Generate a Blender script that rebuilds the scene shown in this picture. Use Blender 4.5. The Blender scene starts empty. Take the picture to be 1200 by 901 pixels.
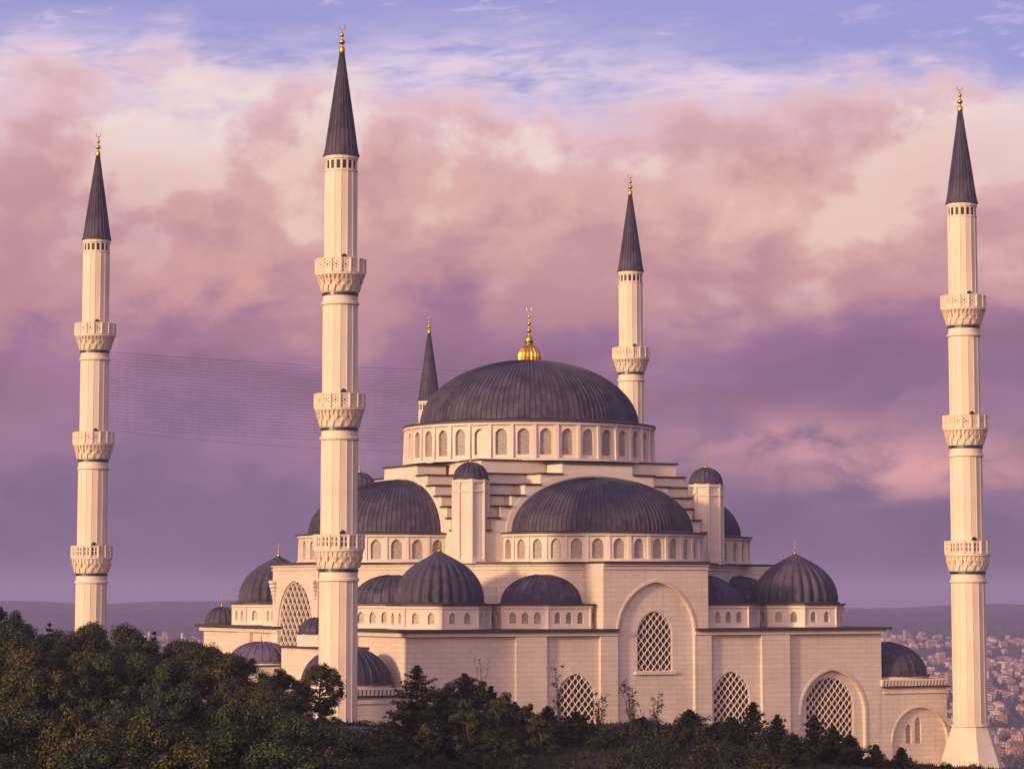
import bpy, math, random
from math import sin, cos, pi, radians, sqrt, atan2, asin, acos, exp
from mathutils import Vector, Matrix
from mathutils.geometry import tessellate_polygon

scene = bpy.context.scene
COL = scene.collection

# ------------------------------------------------------------------ camera
cam_d = bpy.data.cameras.new('camera')
cam = bpy.data.objects.new('camera', cam_d)
COL.objects.link(cam)
cam.location = (0, 0, 0)
cam.rotation_euler = (pi / 2 + 0.106, 0, 0)
cam_d.sensor_width = 36.0
cam_d.lens = 36.0 * 3291.4 / 1200
cam_d.shift_y = -107.1 / 1200
cam_d.clip_start = 0.5
cam_d.clip_end = 40000
scene.camera = cam

# ------------------------------------------------------------------ exposure
scene.view_settings.view_transform = 'Standard'
scene.view_settings.look = 'None'
scene.view_settings.exposure = 0.0
scene.view_settings.gamma = 1.0
scene.cycles.use_denoising = True
scene.cycles.max_bounces = 6
scene.cycles.volume_bounces = 1
scene.cycles.transparent_max_bounces = 8

# ------------------------------------------------------------------ sun and sky
SUN_EL = radians(11)
SUN_H = Vector((-0.75, -0.66)).normalized()          # horizontal direction towards the sun
to_sun = Vector((SUN_H.x * cos(SUN_EL), SUN_H.y * cos(SUN_EL), sin(SUN_EL)))
sun_d = bpy.data.lights.new('sun', 'SUN')
sun_d.energy = 4.6
sun_d.color = (1.0, 0.69, 0.38)
sun_d.angle = radians(4.5)
sun = bpy.data.objects.new('sun', sun_d)
COL.objects.link(sun)
sun.rotation_euler = to_sun.to_track_quat('Z', 'Y').to_euler()


def srgb(r, g, b):
    def f(c):
        c /= 255.0
        return c / 12.92 if c <= 0.04045 else ((c + 0.055) / 1.055) ** 2.4
    return (f(r), f(g), f(b), 1.0)


class NT:
    """small helper for node trees"""
    def __init__(self, tree):
        self.t = tree
        tree.nodes.clear()

    def n(self, kind, **kw):
        nd = self.t.nodes.new(kind)
        for k, v in kw.items():
            if isinstance(k, str) and hasattr(nd, k):
                setattr(nd, k, v)
        return nd

    def put(self, sock, v):
        if isinstance(v, bpy.types.NodeSocket):
            self.t.links.new(v, sock)
        else:
            sock.default_value = v

    def m(self, op, a, b=0.0, c=0.0, clamp=False):
        nd = self.t.nodes.new('ShaderNodeMath')
        nd.operation = op
        nd.use_clamp = clamp
        self.put(nd.inputs[0], a)
        self.put(nd.inputs[1], b)
        self.put(nd.inputs[2], c)
        return nd.outputs[0]

    def smooth(self, x, a, b):
        nd = self.t.nodes.new('ShaderNodeMapRange')
        nd.interpolation_type = 'SMOOTHSTEP'
        self.put(nd.inputs['Value'], x)
        self.put(nd.inputs['From Min'], a)
        self.put(nd.inputs['From Max'], b)
        return nd.outputs[0]

    def vec(self, x, y, z=0.0):
        nd = self.t.nodes.new('ShaderNodeCombineXYZ')
        for i, v in enumerate((x, y, z)):
            self.put(nd.inputs[i], v)
        return nd.outputs[0]

    def noise(self, v, scale, detail=4, rough=0.5, dist=0.0, w=None):
        nd = self.t.nodes.new('ShaderNodeTexNoise')
        self.put(nd.inputs['Vector'], v)
        nd.inputs['Scale'].default_value = scale
        nd.inputs['Detail'].default_value = detail
        nd.inputs['Roughness'].default_value = rough
        nd.inputs['Distortion'].default_value = dist
        return nd.outputs['Fac']

    def ramp(self, f, stops, interp='LINEAR'):
        nd = self.t.nodes.new('ShaderNodeValToRGB')
        nd.color_ramp.interpolation = interp
        el = nd.color_ramp.elements
        while len(el) > 1:
            el.remove(el[-1])
        el[0].position, el[0].color = stops[0]
        for p, c in stops[1:]:
            e = el.new(p)
            e.color = c
        self.put(nd.inputs[0], f)
        return nd.outputs[0]

    def mix(self, f, a, b, mode='MIX'):
        nd = self.t.nodes.new('ShaderNodeMix')
        nd.data_type = 'RGBA'
        nd.blend_type = mode
        self.put(nd.inputs[0], f)
        self.put(nd.inputs[6], a)
        self.put(nd.inputs[7], b)
        return nd.outputs[2]


world = bpy.data.worlds.new('World')
scene.world = world
world.use_nodes = True
W = NT(world.node_tree)
tc = W.n('ShaderNodeTexCoord')
nrm = W.n('ShaderNodeVectorMath', operation='NORMALIZE')
W.put(nrm.inputs[0], tc.outputs['Generated'])
sep = W.n('ShaderNodeSeparateXYZ')
W.put(sep.inputs[0], nrm.outputs[0])
dx, dy, dz = sep.outputs
az = W.m('ARCTAN2', dx, dy)
el = W.m('ARCSINE', dz)
# cloud-space coordinates: wider than high, like cloud banks seen from far away
P = W.vec(az, W.m('MULTIPLY', el, 1.7), 0.37)
PS = W.vec(W.m('ADD', W.m('MULTIPLY', az, 1.0), W.m('MULTIPLY', el, -0.8)), W.m('MULTIPLY', el, 4.0), 1.9)
nA = W.noise(P, 11.0, 7, 0.52, 0.25)
nB = W.noise(P, 30.0, 8, 0.55, 0.35)
nC = W.noise(PS, 17.0, 7, 0.6, 0.5)
nD = W.noise(PS, 42.0, 8, 0.62, 0.3)
PI_ = W.vec(W.m('ADD', az, 0.61), W.m('MULTIPLY', el, 1.25), 0.9)
nE = W.noise(PI_, 13.0, 9, 0.50, 0.10)
PI2 = W.vec(W.m('ADD', az, 0.594), W.m('MULTIPLY', W.m('ADD', el, 0.017), 1.25), 0.9)
nE2 = W.noise(PI2, 13.0, 9, 0.50, 0.10)
# billows: thicker cloud towards the light gives a lit face, thicker cloud above gives a shaded one
nF = W.noise(PI_, 44.0, 8, 0.56, 0.1)
nF2 = W.noise(W.vec(W.m('ADD', az, 0.6055), W.m('MULTIPLY', W.m('ADD', el, 0.0055), 1.25), 0.9), 44.0, 8, 0.56, 0.1)
emb = W.m('ADD', W.m('SUBTRACT', nE, nE2), W.m('MULTIPLY', W.m('SUBTRACT', nF, nF2), 0.26))
e2 = W.m('ADD', el, W.m('MULTIPLY', W.m('SUBTRACT', nA, 0.5), 0.085))
e2 = W.m('ADD', e2, W.m('MULTIPLY', W.m('SUBTRACT', nB, 0.5), 0.030))
e2 = W.m('ADD', e2, W.m('MULTIPLY', W.m('SUBTRACT', nC, 0.5), 0.012))
e2 = W.m('ADD', e2, W.m('MULTIPLY', W.m('SUBTRACT', nE, 0.5), 0.045))
e2 = W.m('ADD', e2, W.m('MULTIPLY', W.m('SUBTRACT', nF, 0.5), 0.008))


def blob(ca, ce, ra, re):
    """soft elliptical patch of sky around azimuth ca and elevation ce"""
    a = W.m('DIVIDE', W.m('SUBTRACT', az, ca), ra)
    b = W.m('DIVIDE', W.m('SUBTRACT', el, ce), re)
    return W.m('EXPONENT', W.m('MULTIPLY', W.m('ADD', W.m('MULTIPLY', a, a), W.m('MULTIPLY', b, b)), -1.0))


f01 = W.m('DIVIDE', W.m('ADD', e2, 0.02), 0.26, clamp=True)


def E(e):
    return (e + 0.02) / 0.26


bank = W.ramp(f01, [
    (E(-0.02), srgb(98, 82, 116)), (E(0.005), srgb(112, 94, 126)), (E(0.020), srgb(124, 101, 134)),
    (E(0.045), srgb(138, 108, 138)), (E(0.062), srgb(150, 115, 142)), (E(0.078), srgb(144, 108, 132)),
    (E(0.090), srgb(160, 116, 150)), (E(0.100), srgb(194, 144, 152)), (E(0.115), srgb(212, 160, 158)),
    (E(0.140), srgb(219, 171, 166)), (E(0.160), srgb(224, 182, 184)), (E(0.176), srgb(238, 206, 216)),
    (E(0.195), srgb(236, 212, 232))])
# sunlit, cream-coloured faces of the billows
zone = W.smooth(e2, 0.090, 0.130)
litf = W.m('MULTIPLY', W.smooth(emb, 0.005, 0.11), zone)
bank = W.mix(W.m('MULTIPLY', litf, 0.80), bank, srgb(254, 224, 206))
rim = W.m('MULTIPLY', W.m('MULTIPLY', W.smooth(e2, 0.145, 0.172), W.smooth(e2, 0.206, 0.184)), W.smooth(emb, -0.03, 0.09))
bank = W.mix(W.m('MULTIPLY', rim, 0.9), bank, srgb(253, 236, 228))
# mauve undersides
dark = W.m('MULTIPLY', W.smooth(emb, 0.01, -0.10), W.m('MULTIPLY', W.smooth(e2, 0.060, 0.115), W.smooth(e2, 0.180, 0.140)))
bank = W.mix(W.m('MULTIPLY', dark, 0.48), bank, srgb(182, 130, 146))
# faint relief in the dim lower cloud
low = W.m('MULTIPLY', W.smooth(emb, -0.02, 0.12), W.smooth(e2, 0.020, 0.050))
bank = W.mix(W.m('MULTIPLY', low, 0.22), bank, srgb(196, 146, 170))
# warm glows low in the bank, and a darker violet belt on the right
for ca, ce, ra, re, colr, k in (
        (-0.105, 0.108, 0.055, 0.014, srgb(232, 172, 164), 0.75),
        (0.142, 0.043, 0.050, 0.011, srgb(236, 170, 168), 1.0),
        (0.098, 0.053, 0.038, 0.009, srgb(222, 160, 168), 0.9),
        (0.085, 0.132, 0.040, 0.014, srgb(244, 200, 190), 0.7),
        (-0.020, 0.135, 0.060, 0.016, srgb(232, 186, 180), 0.6),
        (0.175, 0.130, 0.030, 0.030, srgb(226, 170, 176), 0.6),
        (0.110, 0.082, 0.100, 0.014, srgb(138, 102, 142), 0.75),
        (-0.150, 0.125, 0.040, 0.020, srgb(190, 138, 158), 0.6),
        (-0.120, 0.066, 0.040, 0.012, srgb(164, 122, 170), 0.6)):
    fac = W.m('MULTIPLY', blob(ca, ce, ra, re), W.smooth(nB, 0.30, 0.62))
    bank = W.mix(W.m('MULTIPLY', fac, k), bank, colr)
# open sky above the bank
sky = W.n('ShaderNodeTexSky')
sky.sky_type = 'NISHITA'
sky.sun_disc = False
sky.sun_elevation = SUN_EL
sky.sun_rotation = atan2(SUN_H.x, SUN_H.y)
sky.air_density = 1.3
sky.dust_density = 0.6
SKY_K = 0.10
skyc = W.mix(1.0, sky.outputs[0], (SKY_K * 1.25, SKY_K * 0.86, SKY_K * 1.12, 1.0), 'MULTIPLY')
skyc = W.mix(0.7, skyc, srgb(150, 156, 230))
# thin white cirrus over the blue
wisp = W.m('MULTIPLY', W.smooth(nD, 0.50, 0.68), W.smooth(nC, 0.40, 0.62))
wisp = W.m('MULTIPLY', wisp, W.smooth(el, 0.34, 0.16))
veil = W.m('ADD', blob(-0.155, 0.184, 0.060, 0.014), blob(-0.01, 0.184, 0.070, 0.015), clamp=True)
veil = W.m('MULTIPLY', W.m('ADD', veil, blob(0.077, 0.179, 0.032, 0.007), clamp=True), W.smooth(W.m('ADD', W.m('MULTIPLY', nC, 0.5), W.m('MULTIPLY', nD, 0.5)), 0.36, 0.60))
open_sky = W.mix(W.m('MAXIMUM', W.m('MULTIPLY', wisp, 0.6), W.m('MULTIPLY', veil, 0.95)), skyc, srgb(236, 214, 232))
edge = W.smooth(e2, 0.192, 0.166)
frayed = W.m('ADD', edge, W.m('MULTIPLY', W.m('SUBTRACT', nD, 0.5), W.m('MULTIPLY', W.m('MULTIPLY', edge, W.m('SUBTRACT', 1.0, edge)), 4.0)), clamp=True)
cloudy = W.mix(frayed, open_sky, bank)
# sunset glow in the unseen sky behind the camera, aimed to brighten the facade
GL = Vector((-0.44, -0.86, 0.24)).normalized()
dot = W.m('ADD', W.m('ADD', W.m('MULTIPLY', dx, GL.x), W.m('MULTIPLY', dy, GL.y)), W.m('MULTIPLY', dz, GL.z))
glow = W.m('POWER', W.m('MAXIMUM', dot, 0.0), 4.5)
addg = W.mix(1.0, cloudy, W.mix(glow, (0, 0, 0, 1), (3.7, 2.25, 1.55, 1.0)), 'ADD')
bg = W.n('ShaderNodeBackground')
W.put(bg.inputs[0], addg)
bg.inputs[1].default_value = 1.0
out = W.n('ShaderNodeOutputWorld')
W.put(out.inputs[0], bg.outputs[0])

# ------------------------------------------------------------------ materials
MATS = {}


def new_mat(name):
    m = bpy.data.materials.new(name)
    m.use_nodes = True
    t = NT(m.node_tree)
    b = t.n('ShaderNodeBsdfPrincipled')
    o = t.n('ShaderNodeOutputMaterial')
    t.put(o.inputs[0], b.outputs[0])
    MATS[name] = m
    return t, b


def plain(name, colr, rough=0.7, metal=0.0):
    t, b = new_mat(name)
    b.inputs['Base Color'].default_value = (*colr, 1)
    b.inputs['Roughness'].default_value = rough
    b.inputs['Metallic'].default_value = metal
    return MATS[name]


def stone_mat(name, colr, courses=True, amount=0.28):
    t, b = new_mat(name)
    c = t.n('ShaderNodeTexCoord')
    s = t.n('ShaderNodeSeparateXYZ')
    t.put(s.inputs[0], c.outputs['Object'])
    x, y, z = s.outputs
    n1 = t.noise(c.outputs['Object'], 0.16, 5, 0.6)
    streak = t.noise(t.vec(t.m('MULTIPLY', x, 1.6), t.m('MULTIPLY', y, 1.6), t.m('MULTIPLY', z, 0.10)), 1.0, 4, 0.6)
    fine = t.noise(c.outputs['Object'], 3.0, 3, 0.6)
    base = t.mix(t.smooth(n1, 0.3, 0.7), (colr[0] * 0.88, colr[1] * 0.86, colr[2] * 0.86, 1), (*colr, 1))
    base = t.mix(t.m('MULTIPLY', t.smooth(streak, 0.55, 0.75), amount), base, (colr[0] * 0.55, colr[1] * 0.5, colr[2] * 0.45, 1))
    base = t.mix(t.m('MULTIPLY', t.smooth(fine, 0.4, 0.7), 0.10), base, (colr[0] * 0.7, colr[1] * 0.66, colr[2] * 0.62, 1))
    if courses:
        br = t.n('ShaderNodeTexBrick')
        t.put(br.inputs['Vector'], t.vec(t.m('ADD', x, t.m('MULTIPLY', y, 0.63)), z, 0))
        br.inputs['Scale'].default_value = 1.0
        br.inputs['Brick Width'].default_value = 2.4
        br.inputs['Row Height'].default_value = 0.72
        br.inputs['Mortar Size'].default_value = 0.045
        br.inputs['Mortar Smooth'].default_value = 0.3
        br.inputs['Color1'].default_value = (1, 1, 1, 1)
        br.inputs['Color2'].default_value = (0.92, 0.91, 0.90, 1)
        br.inputs['Mortar'].default_value = (0.76, 0.72, 0.69, 1)
        base = t.mix(1.0, base, br.outputs[0], 'MULTIPLY')
    t.put(b.inputs['Base Color'], base)
    b.inputs['Roughness'].default_value = 0.75
    return MATS[name]


STONE = (0.62, 0.515, 0.42)
stone_mat('ashlar_stone', STONE)
stone_mat('smooth_stone', (0.62, 0.52, 0.43), False, 0.20)
stone_mat('minaret_stone', (0.64, 0.53, 0.405), False, 0.12)


def lead_mat(name='lead', k=1.0):
    t, b = new_mat(name)
    c = t.n('ShaderNodeTexCoord')
    s = t.n('ShaderNodeSeparateXYZ')
    t.put(s.inputs[0], c.outputs['Object'])
    n1 = t.noise(c.outputs['Object'], 0.35, 6, 0.65, 0.3)
    n2 = t.noise(t.vec(t.m('MULTIPLY', s.outputs[0], 2.2), t.m('MULTIPLY', s.outputs[1], 2.2), t.m('MULTIPLY', s.outputs[2], 0.5)), 1.0, 5, 0.7)
    g = t.n('ShaderNodeNewGeometry')
    isl = g.outputs['Random Per Island']
    base = t.mix(t.smooth(n1, 0.32, 0.70), (0.028, 0.023, 0.041, 1), (0.062, 0.050, 0.076, 1))
    base = t.mix(t.m('MULTIPLY', t.smooth(n2, 0.48, 0.70), 0.4), base, (0.105, 0.088, 0.125, 1))
    base = t.mix(0.55, base, t.mix(isl, (0.55, 0.55, 0.58, 1), (1.35, 1.3, 1.3, 1)), 'MULTIPLY')
    if k != 1.0:
        base = t.mix(1.0, base, (k, k, k, 1), 'MULTIPLY')
    t.put(b.inputs['Base Color'], base)
    b.inputs['Roughness'].default_value = 0.68
    b.inputs['Specular IOR Level'].default_value = 0.3


lead_mat()
lead_mat('weathered_lead', 1.9)
plain('lead_edge', (0.035, 0.026, 0.030), 0.6)
plain('gold', (0.62, 0.38, 0.07), 0.33, 1.0)
plain('dark_opening', (0.012, 0.010, 0.010), 0.6)
plain('blue_tile', (0.012, 0.022, 0.045), 0.35)
plain('cable', (0.05, 0.045, 0.05), 0.6)


def gypsum_mat():
    t, b = new_mat('taupe_glazing')
    c = t.n('ShaderNodeTexCoord')
    s = t.n('ShaderNodeSeparateXYZ')
    t.put(s.inputs[0], c.outputs['Object'])
    v = t.n('ShaderNodeTexVoronoi')
    v.inputs['Scale'].default_value = 3.2
    t.put(v.inputs['Vector'], c.outputs['Object'])
    g = t.n('ShaderNodeNewGeometry')
    base = t.mix(t.smooth(v.outputs['Distance'], 0.2, 0.5), (0.20, 0.165, 0.135, 1), (0.34, 0.28, 0.23, 1))
    base = t.mix(t.n('ShaderNodeObjectInfo').outputs['Random'], base, t.mix(1.0, base, (0.72, 0.74, 0.78, 1), 'MULTIPLY'))
    t.put(b.inputs['Base Color'], base)
    b.inputs['Roughness'].default_value = 0.35


gypsum_mat()


def glass_mat():
    t, b = new_mat('dark_glass')
    c = t.n('ShaderNodeTexCoord')
    n = t.noise(c.outputs['Object'], 0.8, 3, 0.6)
    t.put(b.inputs['Base Color'], t.mix(n, (0.020, 0.007, 0.007, 1), (0.052, 0.018, 0.016, 1)))
    b.inputs['Roughness'].default_value = 0.22


glass_mat()


def leaf_mat(name, a, bcol, hue=0.5):
    t, b = new_mat(name)
    g = t.n('ShaderNodeNewGeometry')
    oi = t.n('ShaderNodeObjectInfo')
    base = t.mix(t.m('POWER', g.outputs['Random Per Island'], 1.8), (*a, 1), (*bcol, 1))
    tint = t.mix(oi.outputs['Random'], (0.60, 0.86, 0.80, 1), (1.18, 1.10, 0.88, 1))
    t.put(b.inputs['Base Color'], t.mix(1.0, base, tint, 'MULTIPLY'))
    b.inputs['Roughness'].default_value = 0.7
    b.inputs['Specular IOR Level'].default_value = 0.2


leaf_mat('pine_needles', (0.005, 0.008, 0.003), (0.095, 0.078, 0.020))  # near-black to yellowish needle range imitates lit tips against deep shade
leaf_mat('cedar_needles', (0.012, 0.014, 0.007), (0.038, 0.030, 0.013))
leaf_mat('shrub_leaves', (0.008, 0.009, 0.003), (0.062, 0.050, 0.016))
leaf_mat('grass_blades', (0.018, 0.015, 0.006), (0.052, 0.037, 0.015))
plain('bark', (0.045, 0.030, 0.022), 0.9)


def ground_mat():
    t, b = new_mat('earth')
    c = t.n('ShaderNodeTexCoord')
    n1 = t.noise(c.outputs['Object'], 0.02, 6, 0.6)
    n2 = t.noise(c.outputs['Object'], 0.5, 6, 0.65)
    base = t.mix(t.smooth(n1, 0.35, 0.65), (0.028, 0.024, 0.012, 1), (0.062, 0.046, 0.024, 1))
    base = t.mix(t.m('MULTIPLY', t.smooth(n2, 0.4, 0.7), 0.6), base, (0.035, 0.028, 0.016, 1))
    t.put(b.inputs['Base Color'], base)
    b.inputs['Roughness'].default_value = 0.95
    b.inputs['Specular IOR Level'].default_value = 0.1


ground_mat()


def wallpaint(name, c1, c2):
    t, b = new_mat(name)
    oi = t.n('ShaderNodeObjectInfo')
    g = t.n('ShaderNodeNewGeometry')
    r = t.m('FRACT', t.m('ADD', oi.outputs['Random'], g.outputs['Random Per Island']))
    t.put(b.inputs['Base Color'], t.mix(r, (*c1, 1), (*c2, 1)))
    b.inputs['Roughness'].default_value = 0.8


wallpaint('house_cream', (0.58, 0.38, 0.24), (0.30, 0.19, 0.12))
wallpaint('house_white', (0.60, 0.52, 0.44), (0.30, 0.26, 0.23))
wallpaint('house_ochre', (0.38, 0.22, 0.12), (0.28, 0.17, 0.12))
wallpaint('roof_tile', (0.40, 0.13, 0.06), (0.24, 0.09, 0.05))
wallpaint('roof_grey', (0.16, 0.14, 0.14), (0.26, 0.22, 0.20))
plain('house_window', (0.035, 0.03, 0.035), 0.3)
M = MATS


# ------------------------------------------------------------------ mesh builder
class MB:
    def __init__(self):
        self.v, self.f, self.mi = [], [], []

    def add(self, verts, faces, mi=0):
        o = len(self.v)
        self.v.extend([tuple(p) for p in verts])
        for f in faces:
            self.f.append(tuple(i + o for i in f))
            self.mi.append(mi)

    def box(self, x0, x1, y0, y1, z0, z1, mi=0):
        vs = [(x, y, z) for z in (z0, z1) for y in (y0, y1) for x in (x0, x1)]
        self.add(vs, [(0, 2, 3, 1), (4, 5, 7, 6), (0, 1, 5, 4), (2, 6, 7, 3), (0, 4, 6, 2), (1, 3, 7, 5)], mi)

    def prism(self, poly, z0, z1, mi=0, top=True, bottom=True):
        """vertical prism over a ccw plan polygon"""
        n = len(poly)
        vs = [(x, y, z0) for x, y in poly] + [(x, y, z1) for x, y in poly]
        fs = [(i, (i + 1) % n, n + (i + 1) % n, n + i) for i in range(n)]
        if top:
            fs.append(tuple(range(n, 2 * n)))
        if bottom:
            fs.append(tuple(range(n - 1, -1, -1)))
        self.add(vs, fs, mi)

    def lathe(self, prof, seg=32, cx=0, cy=0, a0=0.0, a1=2 * pi, mod=None, mi=0, off=0.0):
        full = abs(a1 - a0 - 2 * pi) < 1e-6
        na = seg if full else seg + 1
        vs, fs = [], []
        for i in range(na):
            a = a0 + (a1 - a0) * i / seg + off
            for r, z in prof:
                rr = r * (mod(i, a, z) if mod else 1.0)
                vs.append((cx + rr * cos(a), cy + rr * sin(a), z))
        k = len(prof)
        for i in range(seg):
            j = (i + 1) % na
            for q in range(k - 1):
                fs.append((i * k + q, j * k + q, j * k + q + 1, i * k + q + 1))
        self.add(vs, fs, mi)

    def tube(self, p0, p1, r0, r1, n=6, mi=0):
        p0, p1 = Vector(p0), Vector(p1)
        d = (p1 - p0)
        if d.length < 1e-6:
            return
        q = d.to_track_quat('Z', 'Y')
        vs = []
        for p, r in ((p0, r0), (p1, r1)):
            for i in range(n):
                a = 2 * pi * i / n
                vs.append(p + q @ Vector((r * cos(a), r * sin(a), 0)))
        fs = [(i, (i + 1) % n, n + (i + 1) % n, n + i) for i in range(n)] + [tuple(range(n - 1, -1, -1)), tuple(range(n, 2 * n))]
        self.add(vs, fs, mi)

    def build(self, name, mats, parent=None, smooth=False, loc=(0, 0, 0)):
        me = bpy.data.meshes.new(name)
        me.from_pydata(self.v, [], self.f)
        if not isinstance(mats, (list, tuple)):
            mats = [mats]
        for m in mats:
            me.materials.append(m)
        if len(mats) > 1:
            me.polygons.foreach_set('material_index', self.mi)
        if smooth:
            me.polygons.foreach_set('use_smooth', [True] * len(me.polygons))
        me.update()
        o = bpy.data.objects.new(name, me)
        COL.objects.link(o)
        o.parent = parent
        o.location = loc
        return o


def tag(o, label=None, cat=None, group=None, kind=None):
    if label:
        o['label'] = label
    if cat:
        o['category'] = cat
    if group:
        o['group'] = group
    if kind:
        o['kind'] = kind
    return o


def empty(name, loc, rz=0.0):
    o = bpy.data.objects.new(name, None)
    COL.objects.link(o)
    o.location = loc
    o.rotation_euler = (0, 0, rz)
    return o


def copy_tree(o, parent=None):
    c = o.copy()
    COL.objects.link(c)
    if parent is not None:
        c.parent = parent
    for ch in list(o.children):
        copy_tree(ch, c)
    return c


def arch(c, hw, z0, zs, za, n=10):
    """outline (ccw seen from outside) of an arched opening, pointed when the rise beats the half width"""
    h = za - zs
    pts = [(c - hw, z0), (c + hw, z0)]
    if h > hw * 1.001:
        R = (hw * hw + h * h) / (2 * hw)
        a1 = asin(min(1, h / R))
        right = [(c + hw - R + R * cos(a1 * i / n), zs + R * sin(a1 * i / n)) for i in range(n)]
        left = [(2 * c - x, z) for x, z in reversed(right)]
        pts += right + [(c, za)] + left
    else:
        pts += [(c + hw * cos(pi * i / (2 * n)), zs + h * sin(pi * i / (2 * n))) for i in range(2 * n + 1)]
    return pts


def panel(mb, O, s, outline, holes, depth, mi=0):
    """wall face through O running along s (plan direction, outward normal to its right) with holes and reveals"""
    n = (s[1], -s[0])

    def P(q, d=0.0):
        return (O[0] + s[0] * q[0] - n[0] * d, O[1] + s[1] * q[0] - n[1] * d, q[1])
    flat = list(outline)
    for h in holes:
        flat += h
    tri = tessellate_polygon([[Vector((a, b, 0)) for a, b in outline]] + [[Vector((a, b, 0)) for a, b in h] for h in holes])
    fs = []
    for t in tri:
        (ax, ay), (bx, by), (cx, cy) = (flat[i] for i in t)
        ar = (bx - ax) * (cy - ay) - (by - ay) * (cx - ax)
        if abs(ar) < 1e-9:
            continue
        fs.append(tuple(t) if ar > 0 else tuple(reversed(t)))
    mb.add([P(q) for q in flat], fs, mi)
    for h in holes:
        k = len(h)
        vs = [P(q) for q in h] + [P(q, depth) for q in h]
        mb.add(vs, [(i, k + i, k + (i + 1) % k, (i + 1) % k) for i in range(k)], mi)
    return n


def pane(mb, O, s, poly, d0, d1, mi=0):
    """solid slab in the shape of poly lying between depths d0 and d1 behind the wall face"""
    n = (s[1], -s[0])

    def P(q, d):
        return (O[0] + s[0] * q[0] - n[0] * d, O[1] + s[1] * q[0] - n[1] * d, q[1])
    k = len(poly)
    vs = [P(q, d0) for q in poly] + [P(q, d1) for q in poly]
    fs = [tuple(range(k)), tuple(range(2 * k - 1, k - 1, -1))] + [(i, k + i, k + (i + 1) % k, (i + 1) % k) for i in range(k)]
    mb.add(vs, fs, mi)


def clip_line(poly, p, d):
    """part of the line p + t d inside a convex ccw polygon"""
    t0, t1 = -1e9, 1e9
    k = len(poly)
    for i in range(k):
        a, b = poly[i], poly[(i + 1) % k]
        ex, ey = b[0] - a[0], b[1] - a[1]
        nx, ny = -ey, ex
        den = nx * d[0] + ny * d[1]
        num = nx * (a[0] - p[0]) + ny * (a[1] - p[1])
        if abs(den) < 1e-9:
            if num > 0:
                return None
            continue
        t = num / den
        if den > 0:
            t0 = max(t0, t)
        else:
            t1 = min(t1, t)
    return (t0, t1) if t1 > t0 + 0.05 else None


def grille(O, s, poly, pw, ph, bar, d0, d1, dots=0.0):
    """diagonal stone lattice filling an arched opening, with a border and a boss on each crossing"""
    mb = MB()
    n = (s[1], -s[0])

    def P(q, d):
        return (O[0] + s[0] * q[0] - n[0] * d, O[1] + s[1] * q[0] - n[1] * d, q[1])
    xs = [q[0] for q in poly]
    zs = [q[1] for q in poly]
    cx, z0 = (min(xs) + max(xs)) / 2, min(zs)
    L = sqrt(pw * pw + ph * ph)
    kmax = int((max(xs) - min(xs)) / pw + (max(zs) - z0) / ph) + 3
    for sg, e in ((1, 0.0), (-1, 0.012)):
        d = (sg * pw / L, ph / L)
        w = (-d[1] * bar / 2, d[0] * bar / 2)
        for k in range(-kmax, kmax + 1):
            p = (cx + (k + 0.5) * pw, z0)
            c = clip_line(poly, p, d)
            if not c:
                continue
            a = (p[0] + d[0] * c[0], p[1] + d[1] * c[0])
            b = (p[0] + d[0] * c[1], p[1] + d[1] * c[1])
            q = [(a[0] - w[0], a[1] - w[1]), (b[0] - w[0], b[1] - w[1]), (b[0] + w[0], b[1] + w[1]), (a[0] + w[0], a[1] + w[1])]
            vs = [P(x, d0 + e) for x in q] + [P(x, d1) for x in q]
            mb.add(vs, [(0, 3, 2, 1), (0, 1, 5, 4), (1, 2, 6, 5), (2, 3, 7, 6), (3, 0, 4, 7)] if sg < 2 else [])
    if dots:
        k = len(poly)
        for i in range(-kmax, kmax + 1):
            for j in range(-1, kmax * 2):
                x = cx + 0.5 * pw + i * pw / 2
                z = z0 + j * ph / 2
                if (i + j) % 2:
                    continue
                ok = all((poly[(m + 1) % k][0] - poly[m][0]) * (z - poly[m][1]) - (poly[(m + 1) % k][1] - poly[m][1]) * (x - poly[m][0]) > 0.03 for m in range(k))
                if ok:
                    c8 = [(x + dots * cos(pi / 4 * m + pi / 8), z + dots * sin(pi / 4 * m + pi / 8)) for m in range(8)]
                    pane(mb, O, s, c8, d0 - 0.05, d1)
    # border
    k = len(poly)
    gx, gz = cx, (z0 + max(zs)) / 2
    inner = [(x + (gx - x) * 0.035, z + (gz - z) * 0.025) for x, z in poly]
    vs = [P(q, d0 - 0.06) for q in poly] + [P(q, d0 - 0.06) for q in inner] + [P(q, d1) for q in inner]
    mb.add(vs, [(i, (i + 1) % k, k + (i + 1) % k, k + i) for i in range(k)] + [(k + i, k + (i + 1) % k, 2 * k + (i + 1) % k, 2 * k + i) for i in range(k)])
    return mb


# ------------------------------------------------------------------ where things stand
TH = 0.4726
UX = Vector((cos(TH), sin(TH)))
VX = Vector((-sin(TH), cos(TH)))
HALL = Vector((2.80, 456.92))
GZ = -27.5                                       # level of the mosque platform below the camera


def to_local(x, y):
    d = Vector((x, y)) - HALL
    return d.dot(UX), d.dot(VX)


def to_world(a, b):
    return HALL + a * UX + b * VX


CAMDIR = Vector((-HALL).normalized())            # from the hall towards the photographer
CL = Vector((CAMDIR.dot(UX), CAMDIR.dot(VX)))


def faces_view(nx, ny, tol=-0.06):
    return nx * CL.x + ny * CL.y > tol


def ss(x, a, b):
    t = min(1, max(0, (x - a) / (b - a)))
    return t * t * (3 - 2 * t)


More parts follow.
